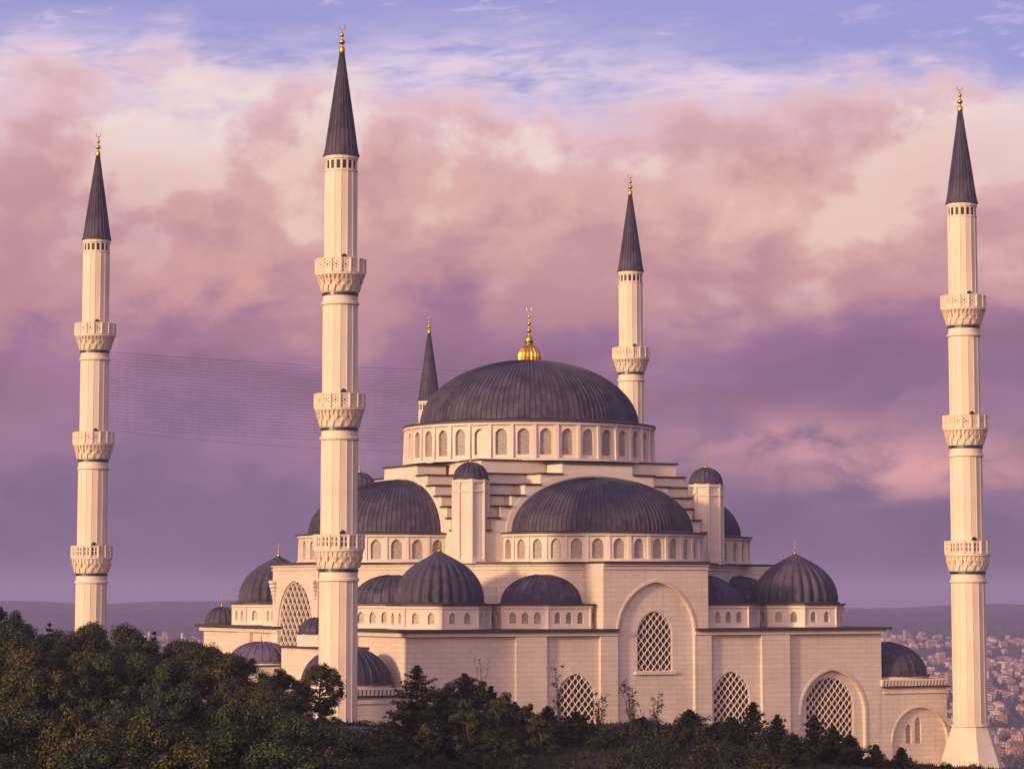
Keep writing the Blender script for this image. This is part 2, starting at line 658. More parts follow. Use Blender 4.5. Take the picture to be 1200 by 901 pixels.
def lerp_pts(x, pts):
    if x <= pts[0][0]:
        return pts[0][1]
    for (a, fa), (b, fb) in zip(pts, pts[1:]):
        if x <= b:
            t = (x - a) / (b - a)
            return fa + (fb - fa) * t
    return pts[-1][1]


def hsh(i, j):
    n = (i * 374761393 + j * 668265263) & 0xffffffff
    n = ((n ^ (n >> 13)) * 1274126177) & 0xffffffff
    return ((n ^ (n >> 16)) & 0xffff) / 65535.0


def vnoise(x, y):
    i, j = math.floor(x), math.floor(y)
    fx, fy = x - i, y - j
    fx, fy = fx * fx * (3 - 2 * fx), fy * fy * (3 - 2 * fy)
    a = hsh(i, j) * (1 - fx) + hsh(i + 1, j) * fx
    b = hsh(i, j + 1) * (1 - fx) + hsh(i + 1, j + 1) * fx
    return a * (1 - fy) + b * fy - 0.5


RIDGE = [(-0.40, -12.0), (-0.18, -13.0), (-0.08, -13.8), (-0.045, -14.3), (0.045, -14.0), (0.076, -15.2), (0.121, -17.5), (0.16, -18.4), (0.25, -19.5), (0.5, -21.0)]
NEAR = [(-0.40, -15.5), (-0.18, -17.5), (-0.05, -19.0), (0.05, -19.5), (0.3, -22.0)]


def ground_z(x, y):
    d = sqrt(x * x + y * y)
    a = atan2(x, y)
    if abs(a) > 1.4:                              # behind the photographer the lookout hill just goes on
        rz, nz = -15.0, -17.0
    else:
        rz, nz = lerp_pts(a, RIDGE), lerp_pts(a, NEAR)
    if d < 150:
        z = -6.0 + (nz + 6.0) * ss(d, 5, 150)
    elif d < 300:
        z = nz + (rz - nz) * ss(d, 215, 300) + (0 if d > 215 else 0)
    elif d < 360:
        z = rz + (GZ - rz) * ss(d, 302, 356)
    else:
        z = GZ
    if 150 < d < 330:
        z += 0.7 * vnoise(x / 9, y / 9) + 0.35 * vnoise(x / 3.1 + 9, y / 3.1)
    if d > 560:
        far = -150 + 102 * ss(d, 2600, 9300) + 14 * vnoise(x / 420, y / 700) * ss(d, 1500, 3500) + 6 * vnoise(x / 120 + 3, y / 160) * ss(d, 1500, 3500)
        far += 24 * ss(-a, -0.02, 0.12) * ss(d, 6500, 9300) + (46 * vnoise(a * 16 + 3.3, 0.5) + 20 * vnoise(a * 47, 2.5)) * ss(d, 6800, 9300) + 16 * vnoise(a * 30 + 7, d / 900) * ss(d, 5000, 6500)
        far -= 220 * ss(d, 9500, 13500)
        z = GZ + (far - GZ) * ss(d, 590, 1500)
    if d >= 340 and abs(a) < 1.4:
        lu, lv = to_local(x, y)
        over = max(lu - 63, -lu - 130, lv - 190)
        if over > 0:
            low = far if d > 560 else -150.0
            z = min(z, z + (low - z) * ss(over, -10, 330) - 0.35 * min(over, 20))
    return z


# ------------------------------------------------------------------ ground
def build_ground():
    angs = []
    a = -pi
    while a < pi - 1e-6:
        angs.append(a)
        a += radians(0.22) if -0.25 < a < 0.25 else radians(3.0)
    rads = [2, 20, 50, 90, 120]
    r = 140.0
    while r < 400:
        rads.append(r)
        r += 2.5
    while r < 13600:
        rads.append(r)
        r *= 1.028
    v, f = [(0, 0, -6.0)], []
    for r in rads:
        for a in angs:
            x, y = r * sin(a), r * cos(a)
            v.append((x, y, ground_z(x, y)))
    n = len(angs)
    for j in range(n):
        f.append((0, 1 + (j + 1) % n, 1 + j))
    for i in range(len(rads) - 1):
        b0, b1 = 1 + i * n, 1 + (i + 1) * n
        for j in range(n):
            k = (j + 1) % n
            f.append((b0 + j, b0 + k, b1 + k, b1 + j))
    mb = MB()
    mb.v, mb.f, mb.mi = v, f, [0] * len(f)
    o = mb.build('ground', M['earth'], smooth=True)
    tag(o, kind='structure')


build_ground()

# ------------------------------------------------------------------ mosque
mosque = tag(empty('mosque', (HALL.x, HALL.y, GZ), TH),
             'huge cream stone mosque with cascading dark lead domes and a gold finial', 'mosque')
RAISE = -GZ                                      # part meshes use heights measured from the camera; lift them


def mpart(mb, name, mat, parent=mosque, smooth=False):
    if parent is mosque:
        return mb.build(name, mat, parent, smooth, loc=(0, 0, RAISE))
    return mb.build(name, mat, parent, smooth)


def rot(k, x, y):
    """turn the front (k=0) towards left (1), back (2), right (3)"""
    for _ in range(k % 4):
        x, y = y, -x
    return x, y


def oct_pts(cx, cy, ap, n=8, off=None):
    R = ap / cos(pi / n)
    off = pi / n if off is None else off
    return [(cx + R * cos(2 * pi * i / n + off), cy + R * sin(2 * pi * i / n + off)) for i in range(n)]


def grow(poly, d):
    cx = sum(p[0] for p in poly) / len(poly)
    cy = sum(p[1] for p in poly) / len(poly)
    out = []
    for x, y in poly:
        r = sqrt((x - cx) ** 2 + (y - cy) ** 2)
        out.append((cx + (x - cx) * (r + d) / r, cy + (y - cy) * (r + d) / r))
    return out


def slab(name, poly, z0, z1, over, parent=mosque, mat='lead_edge'):
    mb = MB()
    mb.prism(grow(poly, over), z0, z1)
    return mpart(mb, name, M[mat], parent)


def finial(cx, cy, z, h, r, parent, ball=True):
    mb = MB()
    p = [(0.001, 0)]
    prof = [(0.30, 0.0), (0.55, 0.03), (0.62, 0.10), (0.50, 0.18), (0.16, 0.24), (0.13, 0.30), (0.34, 0.34), (0.34, 0.38), (0.12, 0.42), (0.11, 0.48),
            (0.26, 0.52), (0.26, 0.56), (0.09, 0.60), (0.08, 0.67), (0.17, 0.70), (0.17, 0.73), (0.06, 0.76), (0.05, 0.83), (0.0005, 0.86)]
    mb.lathe([(a * r, z + b * h) for a, b in prof], 14, cx, cy)
    # crescent, open upwards
    cr = 0.075 * h
    zc = z + 0.86 * h + cr * 0.8
    pts = []
    for i in range(19):
        a = radians(-90 - 158 + 316 * i / 18)
        w = 0.32 * cr * (1 - abs(i - 9) / 9.6)
        pts.append(((cr + w * 0.4) * cos(a), (cr + w * 0.4) * sin(a), (cr - w) * cos(a), (cr - w) * sin(a)))
    t = 0.10 * cr
    dirx, diry = 0.8904, -0.4552                 # the crescent stands broadside to the facade diagonal
    vs = []
    for ax, az_, bx, bz in pts:
        for (px, pz) in ((ax, az_), (bx, bz)):
            for sgn in (-1, 1):
                vs.append((cx + px * dirx - diry * sgn * t, cy + px * diry + dirx * sgn * t, zc + pz))
    fs = []
    for i in range(18):
        o, q = i * 4, (i + 1) * 4
        fs += [(o, q, q + 1, o + 1), (o + 2, o + 3, q + 3, q + 2), (o, o + 2, q + 2, q), (o + 1, q + 1, q + 3, o + 3)]
    mb.add(vs, fs)
    return mb.build('finial', M['gold'], parent, True)


def seam_dome(cx, cy, r, z0, h, nseam, a0=0.0, a1=2 * pi, rows=16, lip=0.35, panels=True):
    """lead dome made of overlapping sheets: every panel is an island of its own, with raised seams between"""
    mb = MB()
    rnd = random.Random(int(r * 100 + cx * 7 + cy))
    prof = []
    for i in range(rows + 1):
        t = i / rows * (pi / 2)
        prof.append((r * cos(t), z0 + h * sin(t)))
    prof[-1] = (0.02, z0 + h)
    for k in range(nseam):
        b0 = a0 + (a1 - a0) * k / nseam
        b1 = a0 + (a1 - a0) * (k + 1) / nseam
        i = 0
        first = rnd.choice((1, 2))
        while i < rows:
            j = min(rows, i + (first if i == 0 else 2))
            vs, fs = [], []
            for q in range(i, j + 1):
                rr, zz = prof[q]
                vs += [(cx + rr * cos(b0), cy + rr * sin(b0), zz), (cx + rr * cos(b1), cy + rr * sin(b1), zz)]
            for q in range(j - i):
                fs.append((2 * q, 2 * q + 1, 2 * q + 3, 2 * q + 2))
            mb.add(vs, fs)
            i = j
        # standing seam
        w = min(0.045, 0.07 * r * (b1 - b0))
        vs, fs = [], []
        for q in range(rows):
            rr, zz = prof[q]
            t = q / rows * (pi / 2)
            nx, nz = cos(t) * h, sin(t) * r
            l = sqrt(nx * nx + nz * nz)
            nx, nz = nx / l * 0.10, nz / l * 0.10
            for sgn, up in ((-1, 0), (0, 1), (1, 0)):
                x = (rr + nx * up) * cos(b0) - sgn * w * sin(b0)
                y = (rr + nx * up) * sin(b0) + sgn * w * cos(b0)
                vs.append((cx + x, cy + y, zz + nz * up))
        for q in range(rows - 1):
            o = q * 3
            fs += [(o, o + 1, o + 4, o + 3), (o + 1, o + 2, o + 5, o + 4)]
        mb.add(vs, fs)
    # drip edge
    mb.lathe([(r - 0.3, z0 - 0.30), (r + lip, z0 - 0.30), (r + lip, z0 - 0.08), (r - 0.05, z0 + 0.06)], max(24, nseam // 2), cx, cy, a0, a1)
    return mb


def ribbed_dome(cx, cy, r, z0, h, nlobe):
    """melon dome with rounded lobes and a pointed top"""
    mb = MB()
    sub = 6
    seg = nlobe * sub
    base = [(1.0, 0.0), (1.015, 0.08), (1.0, 0.18), (0.965, 0.30), (0.905, 0.42), (0.81, 0.54), (0.69, 0.65), (0.55, 0.745), (0.40, 0.825), (0.26, 0.89), (0.14, 0.945), (0.05, 0.985), (0.004, 1.0)]

    def mod(i, a, z):
        t = (z - z0) / h
        amp = 0.10 * (1 - max(0, t - 0.45) * 1.5)
        ph = (i % sub) / sub
        return 1.0 - max(0, amp) * (1 - sin(pi * ph)) ** 1.0
    mb.lathe([(q * r, z0 + t * h) for q, t in base], seg, cx, cy, mod=mod)
    mb.lathe([(r - 0.4, z0 - 0.28), (r + 0.35, z0 - 0.28), (r + 0.35, z0 - 0.08), (r - 0.1, z0 + 0.04)], 48, cx, cy)
    return mb


def drum(name, cx, cy, r, z0, z1, a0, a1, nbay, hw, wz0, wzs, wza, depth=0.45, pil=0.30, wparent=None, cornice=True):
    """drum wall with one arched window per bay and pilasters between the bays"""
    mb = MB()
    wins = []
    for k in range(nbay):
        b0 = a0 + (a1 - a0) * k / nbay
        b1 = a0 + (a1 - a0) * (k + 1) / nbay
        p0 = Vector((cx + r * cos(b0), cy + r * sin(b0)))
        p1 = Vector((cx + r * cos(b1), cy + r * sin(b1)))
        s = (p1 - p0)
        L = s.length
        s = s / L
        hole = arch(L / 2, hw, wz0, wzs, wza, 6)
        n = panel(mb, p0, s, [(0, z0), (L, z0), (L, z1), (0, z1)], [hole], depth)
        wins.append((p0, s, hole, n))
        if pil:
            q = Vector((cos(b0), sin(b0)))
            t = Vector((-q.y, q.x))
            w = 0.26
            c = Vector((cx, cy))
            pts = [c + q * (r - 0.2) - t * w, c + q * (r + pil * 1.3) - t * w, c + q * (r + pil * 1.3) + t * w, c + q * (r - 0.2) + t * w]
            top = [c + q * (r - 0.2) - t * w, c + q * (r + pil * 0.7) - t * w, c + q * (r + pil * 0.7) + t * w, c + q * (r - 0.2) + t * w]
            vs = [(p.x, p.y, z0) for p in pts] + [(p.x, p.y, z1 - 0.25) for p in top]
            mb.add(vs, [(0, 1, 5, 4), (1, 2, 6, 5), (2, 3, 7, 6), (4, 5, 6, 7)])
    seg = nbay * 2
    mb.lathe([(r - 0.1, z1 - 0.55), (r + 0.30, z1 - 0.35), (r + 0.38, z1), (r - 0.6, z1 + 0.02)], seg, cx, cy, a0, a1)
    mb.lathe([(r - 0.05, z0), (r + 0.42, z0), (r + 0.42, z0 + 0.32), (r + 0.0, z0 + 0.42)], seg, cx, cy, a0, a1)
    o = mpart(mb, name, M['smooth_stone'])
    for p0, s, hole, n in wins:
        if faces_view(*n):
            wb = MB()
            pane(wb, p0, s, hole, depth - 0.04, depth + 0.14)
            wb.build('arched_window', M['taupe_glazing'], o)
    return o


# --- main dome and drum
o = drum('main_drum', 0, 0, 20.15, 20.35, 26.3, radians(-5), radians(355), 36, 0.93, 21.25, 24.35, 25.35, 0.5, 0.30)
slab('roof_edge', oct_pts(0, 0, 20.6, 72), 26.34, 26.62, 0)
md = mpart(seam_dome(0, 0, 17.75, 26.75, 10.75, 126, rows=20), 'main_dome', M['lead'])
mb = MB()
mb.lathe([(17.4, 26.6), (20.55, 26.62), (17.9, 27.1)], 72, 0, 0)
mpart(mb, 'dome_skirt', M['lead_edge'])
# gold gadrooned bulb and spire
mb = MB()
bulb = [(1.55, 37.2), (1.95, 37.5), (2.0, 38.1), (1.85, 38.8), (1.45, 39.5), (0.9, 40.0), (0.4, 40.25), (0.3, 40.4)]
mb.lathe(bulb, 80, 0, 0, mod=lambda i, a, z: 1.0 - 0.12 * (1 - sin(pi * ((i % 5) / 5))))
gb = mpart(mb, 'gold_bulb', M['gold'], smooth=False)
finial(0, 0, 40.2, 6.3, 1.15, gb)

# --- stepped corner tiers under the drum
TIERS = [(17.4, 20.35), (18.3, 18.2), (19.5, 16.5), (20.6, 14.8), (21.2, 13.1), (21.4, 11.3), (21.5, 9.0)]
for i, (h, zt) in enumerate(TIERS):
    zb = TIERS[i + 1][1] if i + 1 < len(TIERS) else 4.3
    sq = [(-h, -h), (h, -h), (h, h), (-h, h)]
    mb = MB()
    mb.prism(sq, zb - 0.2 if i + 1 < len(TIERS) else zb, zt - 0.14)
    t = mpart(mb, 'stepped_tier', M['smooth_stone'])
    slab('roof_edge', sq, zt - 0.14, zt + 0.10, 0.45 if h < 21 else 0.40, t)

# --- great arches: stepped gables over the semi-domes (front plane 23.4 from the centre)
STEP = [(6.2, 19.7), (10.0, 18.0), (12.7, 16.3), (15.0, 14.6), (16.9, 12.9), (18.4, 11.1), (19.4, 9.2)]
GD = 23.0
for k in range(4):
    mb = MB()
    out_l, prev = [], None
    outline = [(-19.4, 4.3), (19.4, 4.3)]
    zprev = None
    right = []
    for i, (w, zt) in enumerate(STEP):
        right.append((w, zt))
        if i + 1 < len(STEP):
            right.append((w, STEP[i + 1][1]))
    right.reverse()
    outline += right + [(-x, z) for x, z in reversed(right)]
    sx, sy = rot(k, 1, 0)
    ox, oy = rot(k, 0, -GD)
    pane(mb, (ox, oy), (sx, sy), outline, 0, 5.0)
    g = mpart(mb, 'stepped_gable', M['smooth_stone'])
    cb = MB()
    last = 0
    for i, (w, zt) in enumerate(STEP):
        spans = [(-w, w)] if i == 0 else [(-w, -last), (last, w)]
        for a, b in spans:
            q = [(a - (0.25 if a < 0 and i else 0) - (0.25 if i == 0 else 0), zt + 0.002), (b + (0.25 if b > 0 else 0), zt + 0.002), (b + (0.25 if b > 0 else 0), zt + 0.24), (a - (0.25 if a < 0 else 0), zt + 0.24)]
            pane(cb, (ox, oy), (sx, sy), q, -0.35, 5.2)
        last = w
    cb.build('lead_cap', M['lead_edge'], g)
    # raised arch band hugging the semi-dome
    ab = MB()
    r0, r1, n = 15.1, 16.0, 28
    ring = [(r1 * cos(pi * i / n), 9.0 + (r1 - 6.2) * sin(pi * i / n)) for i in range(n + 1)]
    inn = [(r0 * cos(pi * i / n), 9.0 + (r0 - 6.2) * sin(pi * i / n)) for i in range(n + 1)]
    for i in range(n):
        pane(ab, (ox, oy), (sx, sy), [ring[i], ring[i + 1], inn[i + 1], inn[i]][::-1] if False else [inn[i], ring[i], ring[i + 1], inn[i + 1]], -0.12, 0.1)
    ab.build('arch_band', M['smooth_stone'], g)

# --- four semi-domes with their drums
for k in range(4):
    cx, cy = rot(k, 0, -22.6)
    a_mid = atan2(*reversed(rot(k, 0, -1)))
    a0, a1 = a_mid - pi / 2, a_mid + pi / 2
    mpart(seam_dome(cx, cy, 14.9, 9.15, 8.5, 62, a0, a1, rows=16), 'semi_dome', M['lead'])
    drum('semi_dome_drum', cx, cy, 16.35, 4.5, 8.75, a0, a1, 16, 0.84, 5.0, 7.0, 8.0, 0.4, 0.16)
    mb = MB()
    mb.lathe([(16.0, 8.76), (16.95, 8.78), (16.95, 8.95), (14.6, 9.25)], 48, cx, cy, a0, a1)
    mpart(mb, 'roof_edge', M['lead_edge'])

# --- corner turrets
TT = 20.85
for k in range(4):
    cx, cy = rot(k, -TT, -TT)
    tp = oct_pts(cx, cy, 2.45)
    mb = MB()
    mb.prism(tp, 4.3, 17.0)
    for x, y in oct_pts(cx, cy, 2.45):
        mb.prism(oct_pts(x, y, 0.22, 6), 4.3, 16.6)
    mb.prism(grow(tp, 0.22), 16.55, 17.05)
    mb.prism(grow(tp, 0.2), 15.1, 15.3)
    mb.prism(grow(tp, 0.35), 4.3, 5.0)
    t = mpart(mb, 'corner_turret', M['smooth_stone'])
    d = seam_dome(cx, cy, 2.62, 17.3, 2.35, 20, rows=8, lip=0.15).build('turret_dome', M['lead'], t)
    finial(cx, cy, 19.6, 1.9, 0.42, t)

# --- upper block: octagon with four projecting bays
RB_ = 35.2
OCT = [(-9, -41), (9, -41), (9, -RB_), (RB_, -9), (41, -9), (41, 9), (RB_, 9), (9, RB_), (9, 41), (-9, 41), (-9, RB_), (-RB_, 9), (-41, 9), (-41, -9), (-RB_, -9), (-9, -RB_)]
BT = 4.2
RECW = 6.55
up = MB()
bay_faces = []
for k in range(4):
    s = rot(k, 1, 0)
    O = rot(k, 0, -41)
    hole = arch(0, RECW, -27.2, -6.2, 1.5, 14) if k != 1 else arch(0, 7.0, -8.6, -5.75, 1.78, 14)
    panel(up, O, s, [(-9, -28), (9, -28), (9, BT), (-9, BT)], [hole], 0.5 if k != 1 else 0.25)
    if k == 1:
        wh = arch(0.0, 6.9, -8.4, -5.6, 1.65, 14)
    else:
        wh = arch(0, 3.0, -11.7, -6.2, -2.8, 10)
    O2 = rot(k, 0, -40.5 if k != 1 else -40.75)
    panel(up, O2, s, [(-RECW - 1.3, -28), (RECW + 1.3, -28), (RECW + 1.3, 2.4), (-RECW - 1.3, 2.4)], [wh], 0.5)
    bay_faces.append((O2, s, wh, k))
    # canted wall from this bay to the next one (left of it)
    for q0, q1 in (((-41, -9), (-RB_, -9)), ((-RB_, -9), (-9, -RB_)), ((-9, -RB_), (-9, -41))):
        p0 = Vector(rot(k, *q0))
        p1 = Vector(rot(k, *q1))
        d = p1 - p0
        panel(up, p0, d / d.length, [(0, -28), (d.length, -28), (d.length, BT), (0, BT)], [], 0)
    # moulding of the blind arch
    if k == 1:
        continue
    ring = arch(0, RECW + 0.32, -27.2, -6.2, 1.9, 14)
    inn = arch(0, RECW + 0.02, -27.2, -6.2, 1.52, 14)
    for i in range(1, len(ring) - 1):
        pane(up, O, s, [inn[i], ring[i], ring[i + 1], inn[i + 1]], -0.12, 0.05)
up.prism(grow(OCT, 0.22), BT - 0.85, BT - 0.6)
up.prism(grow(OCT, 0.30), BT - 0.3, BT)
ub = mpart(up, 'upper_block', M['ashlar_stone'])
slab('roof_edge', OCT, BT + 0.003, BT + 0.36, 0.62)
for O2, s, wh, k in bay_faces:
    if not faces_view(s[1], -s[0], 0):
        continue
    wb = MB()
    pane(wb, O2, s, wh, 0.42, 0.6)
    w = mpart(wb, 'lattice_window', M['dark_glass'])
    big = (k == 1)
    g = grille(O2, s, wh, 1.75 if big else 1.1, 1.95 if big else 1.3, 0.15 if big else 0.10, 0.10 if big else 0.16, 0.42, 0.0 if big else 0.16)
    g.build('stone_lattice', M['smooth_stone'], w)
    sb = MB()
    z0 = min(z for _, z in wh)
    hw = max(x for x, _ in wh)
    pane(sb, O2, s, [(-hw - 0.5, z0 - 0.45), (hw + 0.5, z0 - 0.45), (hw + 0.5, z0 - 0.003), (-hw - 0.5, z0 - 0.003)], -0.35, 0.4)
    sb.build('sill', M['smooth_stone'], w)
# carved brackets beside the left bay's great window
for sgn in (-1, 1):
    mb = MB()
    for q, (ww, zz) in enumerate(((0.85, 1.6), (0.85, 1.0), (0.65, 0.4), (0.65, -0.2), (0.4, -0.8))):
        mb.box(-41.25 - 0.12 * (4 - q), -40.9, sgn * 8.1 - ww, sgn * 8.1 + ww, zz - 0.24, zz + 0.22)
    mpart(mb, 'carved_bracket', M['smooth_stone'])

# --- lower block
LT = -5.75
LB = 40.5
lo = MB()
low_windows = []
for k in range(4):
    s = rot(k, 1, 0)
    O = rot(k, 0, -LB)
    holes = []
    for c in (-1, 1):
        holes.append(arch(c * 13.3, 3.2, -22.2, -15.6, -11.8, 10))
        holes.append(arch(c * 31.4, 5.85, -26.9, -18.6, -11.9, 12))
    for c in (-1, 1):
        a, b = sorted((c * 8.9, c * LB))
        hs = [h for h in holes if a < (h[0][0] + h[1][0]) / 2 < b]
        panel(lo, O, s, [(a, -28), (b, -28), (b, LT), (a, LT)], hs, 0.55)
        # back of the big niche, with its own lattice window
        wc = c * 31.2
        wh = arch(wc, 4.4, -23.5, -17.2, -13.0, 12)
        O3 = rot(k, 0, -LB + 0.55)
        panel(lo, O3, s, [(wc - 6.4, -28), (wc + 6.6, -28), (wc + 6.6, -11), (wc - 6.4, -11)], [wh], 0.5)
        # stepped surround of the niche
        ring = arch(c * 31.4, 6.25, -26.9, -18.6, -11.45, 12)
        inn = arch(c * 31.4, 5.87, -26.9, -18.6, -11.88, 12)
        for i in range(1, len(ring) - 1):
            pane(lo, O, s, [inn[i], ring[i], ring[i + 1], inn[i + 1]], -0.14, 0.05)
        low_windows.append((O3, s, wh, wc))
        low_windows.append((O, s, arch(c * 13.3, 3.2, -22.2, -15.6, -11.8, 10), c * 13.3))
        # pilasters
        for p0, p1 in ((6.6, 9.5), (18.4, 23.4)):
            x0, x1 = sorted((c * p0, c * p1))
            pane(lo, O, s, [(x0, -28), (x1, -28), (x1, LT - 0.55), (x0, LT - 0.55)], -0.58, 0.02)
    for c in (-1, 1):
        x0, x1 = sorted((c * 6.6, c * (LB + 0.25)))
        pane(lo, O, s, [(x0, LT - 0.62), (x1, LT - 0.62), (x1, LT), (x0, LT)], -0.74, 0.02)
lb = mpart(lo, 'lower_block', M['ashlar_stone'])
# lead roof in four corner sheets with overhanging edge
for k in range(4):
    mb = MB()
    poly = [(-41.75, -41.75), (-6.65, -41.75), (-6.65, -30), (-30, -6.65), (-41.75, -6.65)]
    p = [rot(k, x, y) for x, y in poly]
    mb.prism(p, LT + 0.003, LT + 0.38)
    mpart(mb, 'roof_edge', M['lead_edge'])
for O3, s, wh, wc in low_windows:
    if not faces_view(s[1], -s[0], 0):
        continue
    wb = MB()
    pane(wb, O3, s, wh, 0.42, 0.6)
    w = mpart(wb, 'lattice_window', M['dark_glass'])
    grille(O3, s, wh, 1.1, 1.3, 0.11, 0.14, 0.42, 0.16).build('stone_lattice', M['smooth_stone'], w)
    sb = MB()
    z0 = min(z for _, z in wh)
    hw = (max(x for x, _ in wh) - min(x for x, _ in wh)) / 2
    pane(sb, O3, s, [(wc - hw - 0.4, z0 - 0.4), (wc + hw + 0.4, z0 - 0.4), (wc + hw + 0.4, z0 - 0.003), (wc - hw - 0.4, z0 - 0.003)], -0.3, 0.4)
    sb.build('sill', M['smooth_stone'], w)


# --- polygonal drums of the corner domes and exedrae, two windows a face
def oct_drum(name, cx, cy, ap, z0, z1, nwin, skip_inside=None):
    pts = oct_pts(cx, cy, ap)
    mb = MB()
    wins = []
    n8 = len(pts)
    for i in range(n8):
        p0, p1 = Vector(pts[i]), Vector(pts[(i + 1) % n8])
        s = p1 - p0
        L = s.length
        s /= L
        nrm_ = (s.y, -s.x)
        hs = []
        ang = nrm_[0] * CL.x + nrm_[1] * CL.y
        for q in range(nwin):
            c = L * (0.5 + (q - (nwin - 1) / 2) * (0.42 if nwin == 2 else 0.27))
            hs.append(arch(c, 0.50, z0 + 0.75, z1 - 1.62, z1 - 0.98, 6))
        panel(mb, p0, s, [(0, z0), (L, z0), (L, z1), (0, z1)], hs, 0.3)
        for h in hs:
            if faces_view(*nrm_):
                wins.append((p0, s, h))
        # corner strips
        t = Vector(pts[i])
        mb.prism(oct_pts(t.x, t.y, 0.16, 6), z0, z1 - 0.4)
    mb.prism(grow(pts, 0.22), z1 - 0.42, z1)
    mb.prism(grow(pts, 0.14), z0, z0 + 0.35)
    o = mpart(mb, name, M['smooth_stone'])
    for p0, s, h in wins:
        wb = MB()
        pane(wb, p0, s, h, 0.26, 0.4)
        wb.build('arched_window', M['taupe_glazing'], o)
    slab('roof_edge', pts, z1 + 0.003, z1 + 0.24, 0.5, o)
    return o


CC = 31.0
for k in range(4):
    cx, cy = rot(k, -CC, -CC)
    oct_drum('corner_drum', cx, cy, 6.95, LT + 0.39, -2.0, 2)
    d = mpart(ribbed_dome(cx, cy, 6.55, -1.5, 7.5, 26), 'corner_dome', M['lead'], smooth=True)
    finial(cx, cy, 5.85, 2.2, 0.55, d)
for k in range(4):
    for sgn in (0, 1):
        x, y = (-13.7, -30.6)
        if sgn:
            x, y = y, x
        cx, cy = rot(k, x, y)
        if not faces_view(cx / 33, cy / 33, -0.75):
            continue
        oct_drum('exedra_drum', cx, cy, 8.5, LT + 0.385, -1.95, 3)
        mpart(seam_dome(cx, cy, 6.15, -1.55, 4.15, 30, rows=10, lip=0.3), 'exedra_dome', M['lead'])
# small dome over the rear corner
mb = seam_dome(-38.3, 38.0, 2.7, LT + 0.7, 2.6, 18, rows=7, lip=0.2)
d = mpart(mb, 'small_dome', M['lead'])
finial(-38.3, 38.0, LT + 3.3, 1.9, 0.4, d)

# --- low corner wings beside the minarets, with balustrade and dome
AT = -14.75
for sg in (-1, 1):
    mb = MB()
    x0, x1 = sorted((sg * 40.2, sg * 52.6))
    yf = -40.75
    wc = sg * 47.4
    hole = arch(wc, 5.2, -27.3, -23.2, -17.9, 12)
    panel(mb, (0, yf), (1, 0), [(x0, -28), (x1, -28), (x1, AT), (x0, AT)], [hole], 0.4)
    wh = [arch(sg * 45.5, 0.55, -23.4, -21.3, -20.4, 6), arch(sg * 47.3, 0.6, -23.4, -20.4, -19.3, 6)]
    panel(mb, (0, yf + 0.4), (1, 0), [(wc - 5.19, -28), (wc + 5.19, -28), (wc + 5.19, -17), (wc - 5.19, -17)], wh, 0.35)
    ring = arch(wc, 5.45, -27.3, -23.2, -17.5, 12)
    inn = arch(wc, 5.22, -27.3, -23.2, -17.86, 12)
    for i in range(1, len(ring) - 1):
        pane(mb, (0, yf), (1, 0), [inn[i], ring[i], ring[i + 1], inn[i + 1]], -0.12, 0.05)
    xe = sg * 52.6
    # outer and rear walls
    panel(mb, (xe, yf if sg > 0 else -24.0), (0, 1) if sg > 0 else (0, -1), [(0, -28), (16.75, -28), (16.75, AT), (0, AT)], [], 0)
    panel(mb, (x1, -24.0), (-1, 0), [(0, -28), (12, -28), (12, AT), (0, AT)], [], 0)
    mb.box(x0 - (0.2 if sg < 0 else -0.4), x1 + (0.2 if sg > 0 else -0.4), yf - 0.22, -23.8, AT - 0.9, AT - 0.6)
    wing = mpart(mb, 'corner_wing', M['ashlar_stone'])
    for h in wh:
        wb = MB()
        pane(wb, (0, yf + 0.4), (1, 0), h, 0.28, 0.4)
        wb.build('arched_window', M['taupe_glazing'], wing)
    mb = MB()
    mb.box(x0 - (0.35 if sg < 0 else -0.3), x1 + (0.35 if sg > 0 else -0.3), yf - 0.4, -23.6, AT + 0.003, AT + 0.26)
    mb.build('roof_edge', M['lead_edge'], wing)
    mb = MB()
    xa, xb = (x0, 1 * x1)
    n = int((xb - xa) / 0.62)
    for i in range(n + 1):
        x = xa + 0.3 + i * (xb - xa - 0.6) / n
        mb.add([(x - 0.15, yf - 0.05, AT + 0.27), (x + 0.15, yf - 0.05, AT + 0.27), (x + 0.15, yf + 0.3, AT + 0.27), (x - 0.15, yf + 0.3, AT + 0.27),
                (x - 0.19, yf - 0.22, AT + 1.05), (x + 0.19, yf - 0.22, AT + 1.05), (x + 0.19, yf + 0.3, AT + 1.05), (x - 0.19, yf + 0.3, AT + 1.05)],
               [(0, 1, 5, 4), (1, 2, 6, 5), (2, 3, 7, 6), (3, 0, 4, 7)])
    mb.box(xa + 0.1, xb - 0.1, yf - 0.26, yf + 0.34, AT + 1.05, AT + 1.3)
    for i in range(26):
        y = yf + 0.3 + i * 0.62
        x = xe - sg * 0.1
        mb.box(x - 0.17, x + 0.17, y - 0.16, y + 0.16, AT + 0.27, AT + 1.05)
    mb.box(xe - 0.3, xe + 0.2, yf + 0.34, -24, AT + 1.05, AT + 1.3)
    mb.build('balustrade', M['smooth_stone'], wing)
    cx, cy = (-47.0 if sg < 0 else 45.4), -33.6
    wr = 6.35 if sg < 0 else 6.9
    mb = MB()
    mb.lathe([(wr + 0.25, AT + 0.26), (wr + 0.25, AT + 1.5), (wr + 0.5, AT + 1.7), (wr + 0.1, AT + 1.72)], 40, cx, cy)
    mb.build('dome_ring', M['smooth_stone'], wing)
    d = mpart(seam_dome(cx, cy, wr, AT + 1.95, 5.0, 32, rows=10, lip=0.5), 'wing_dome', M['lead'])

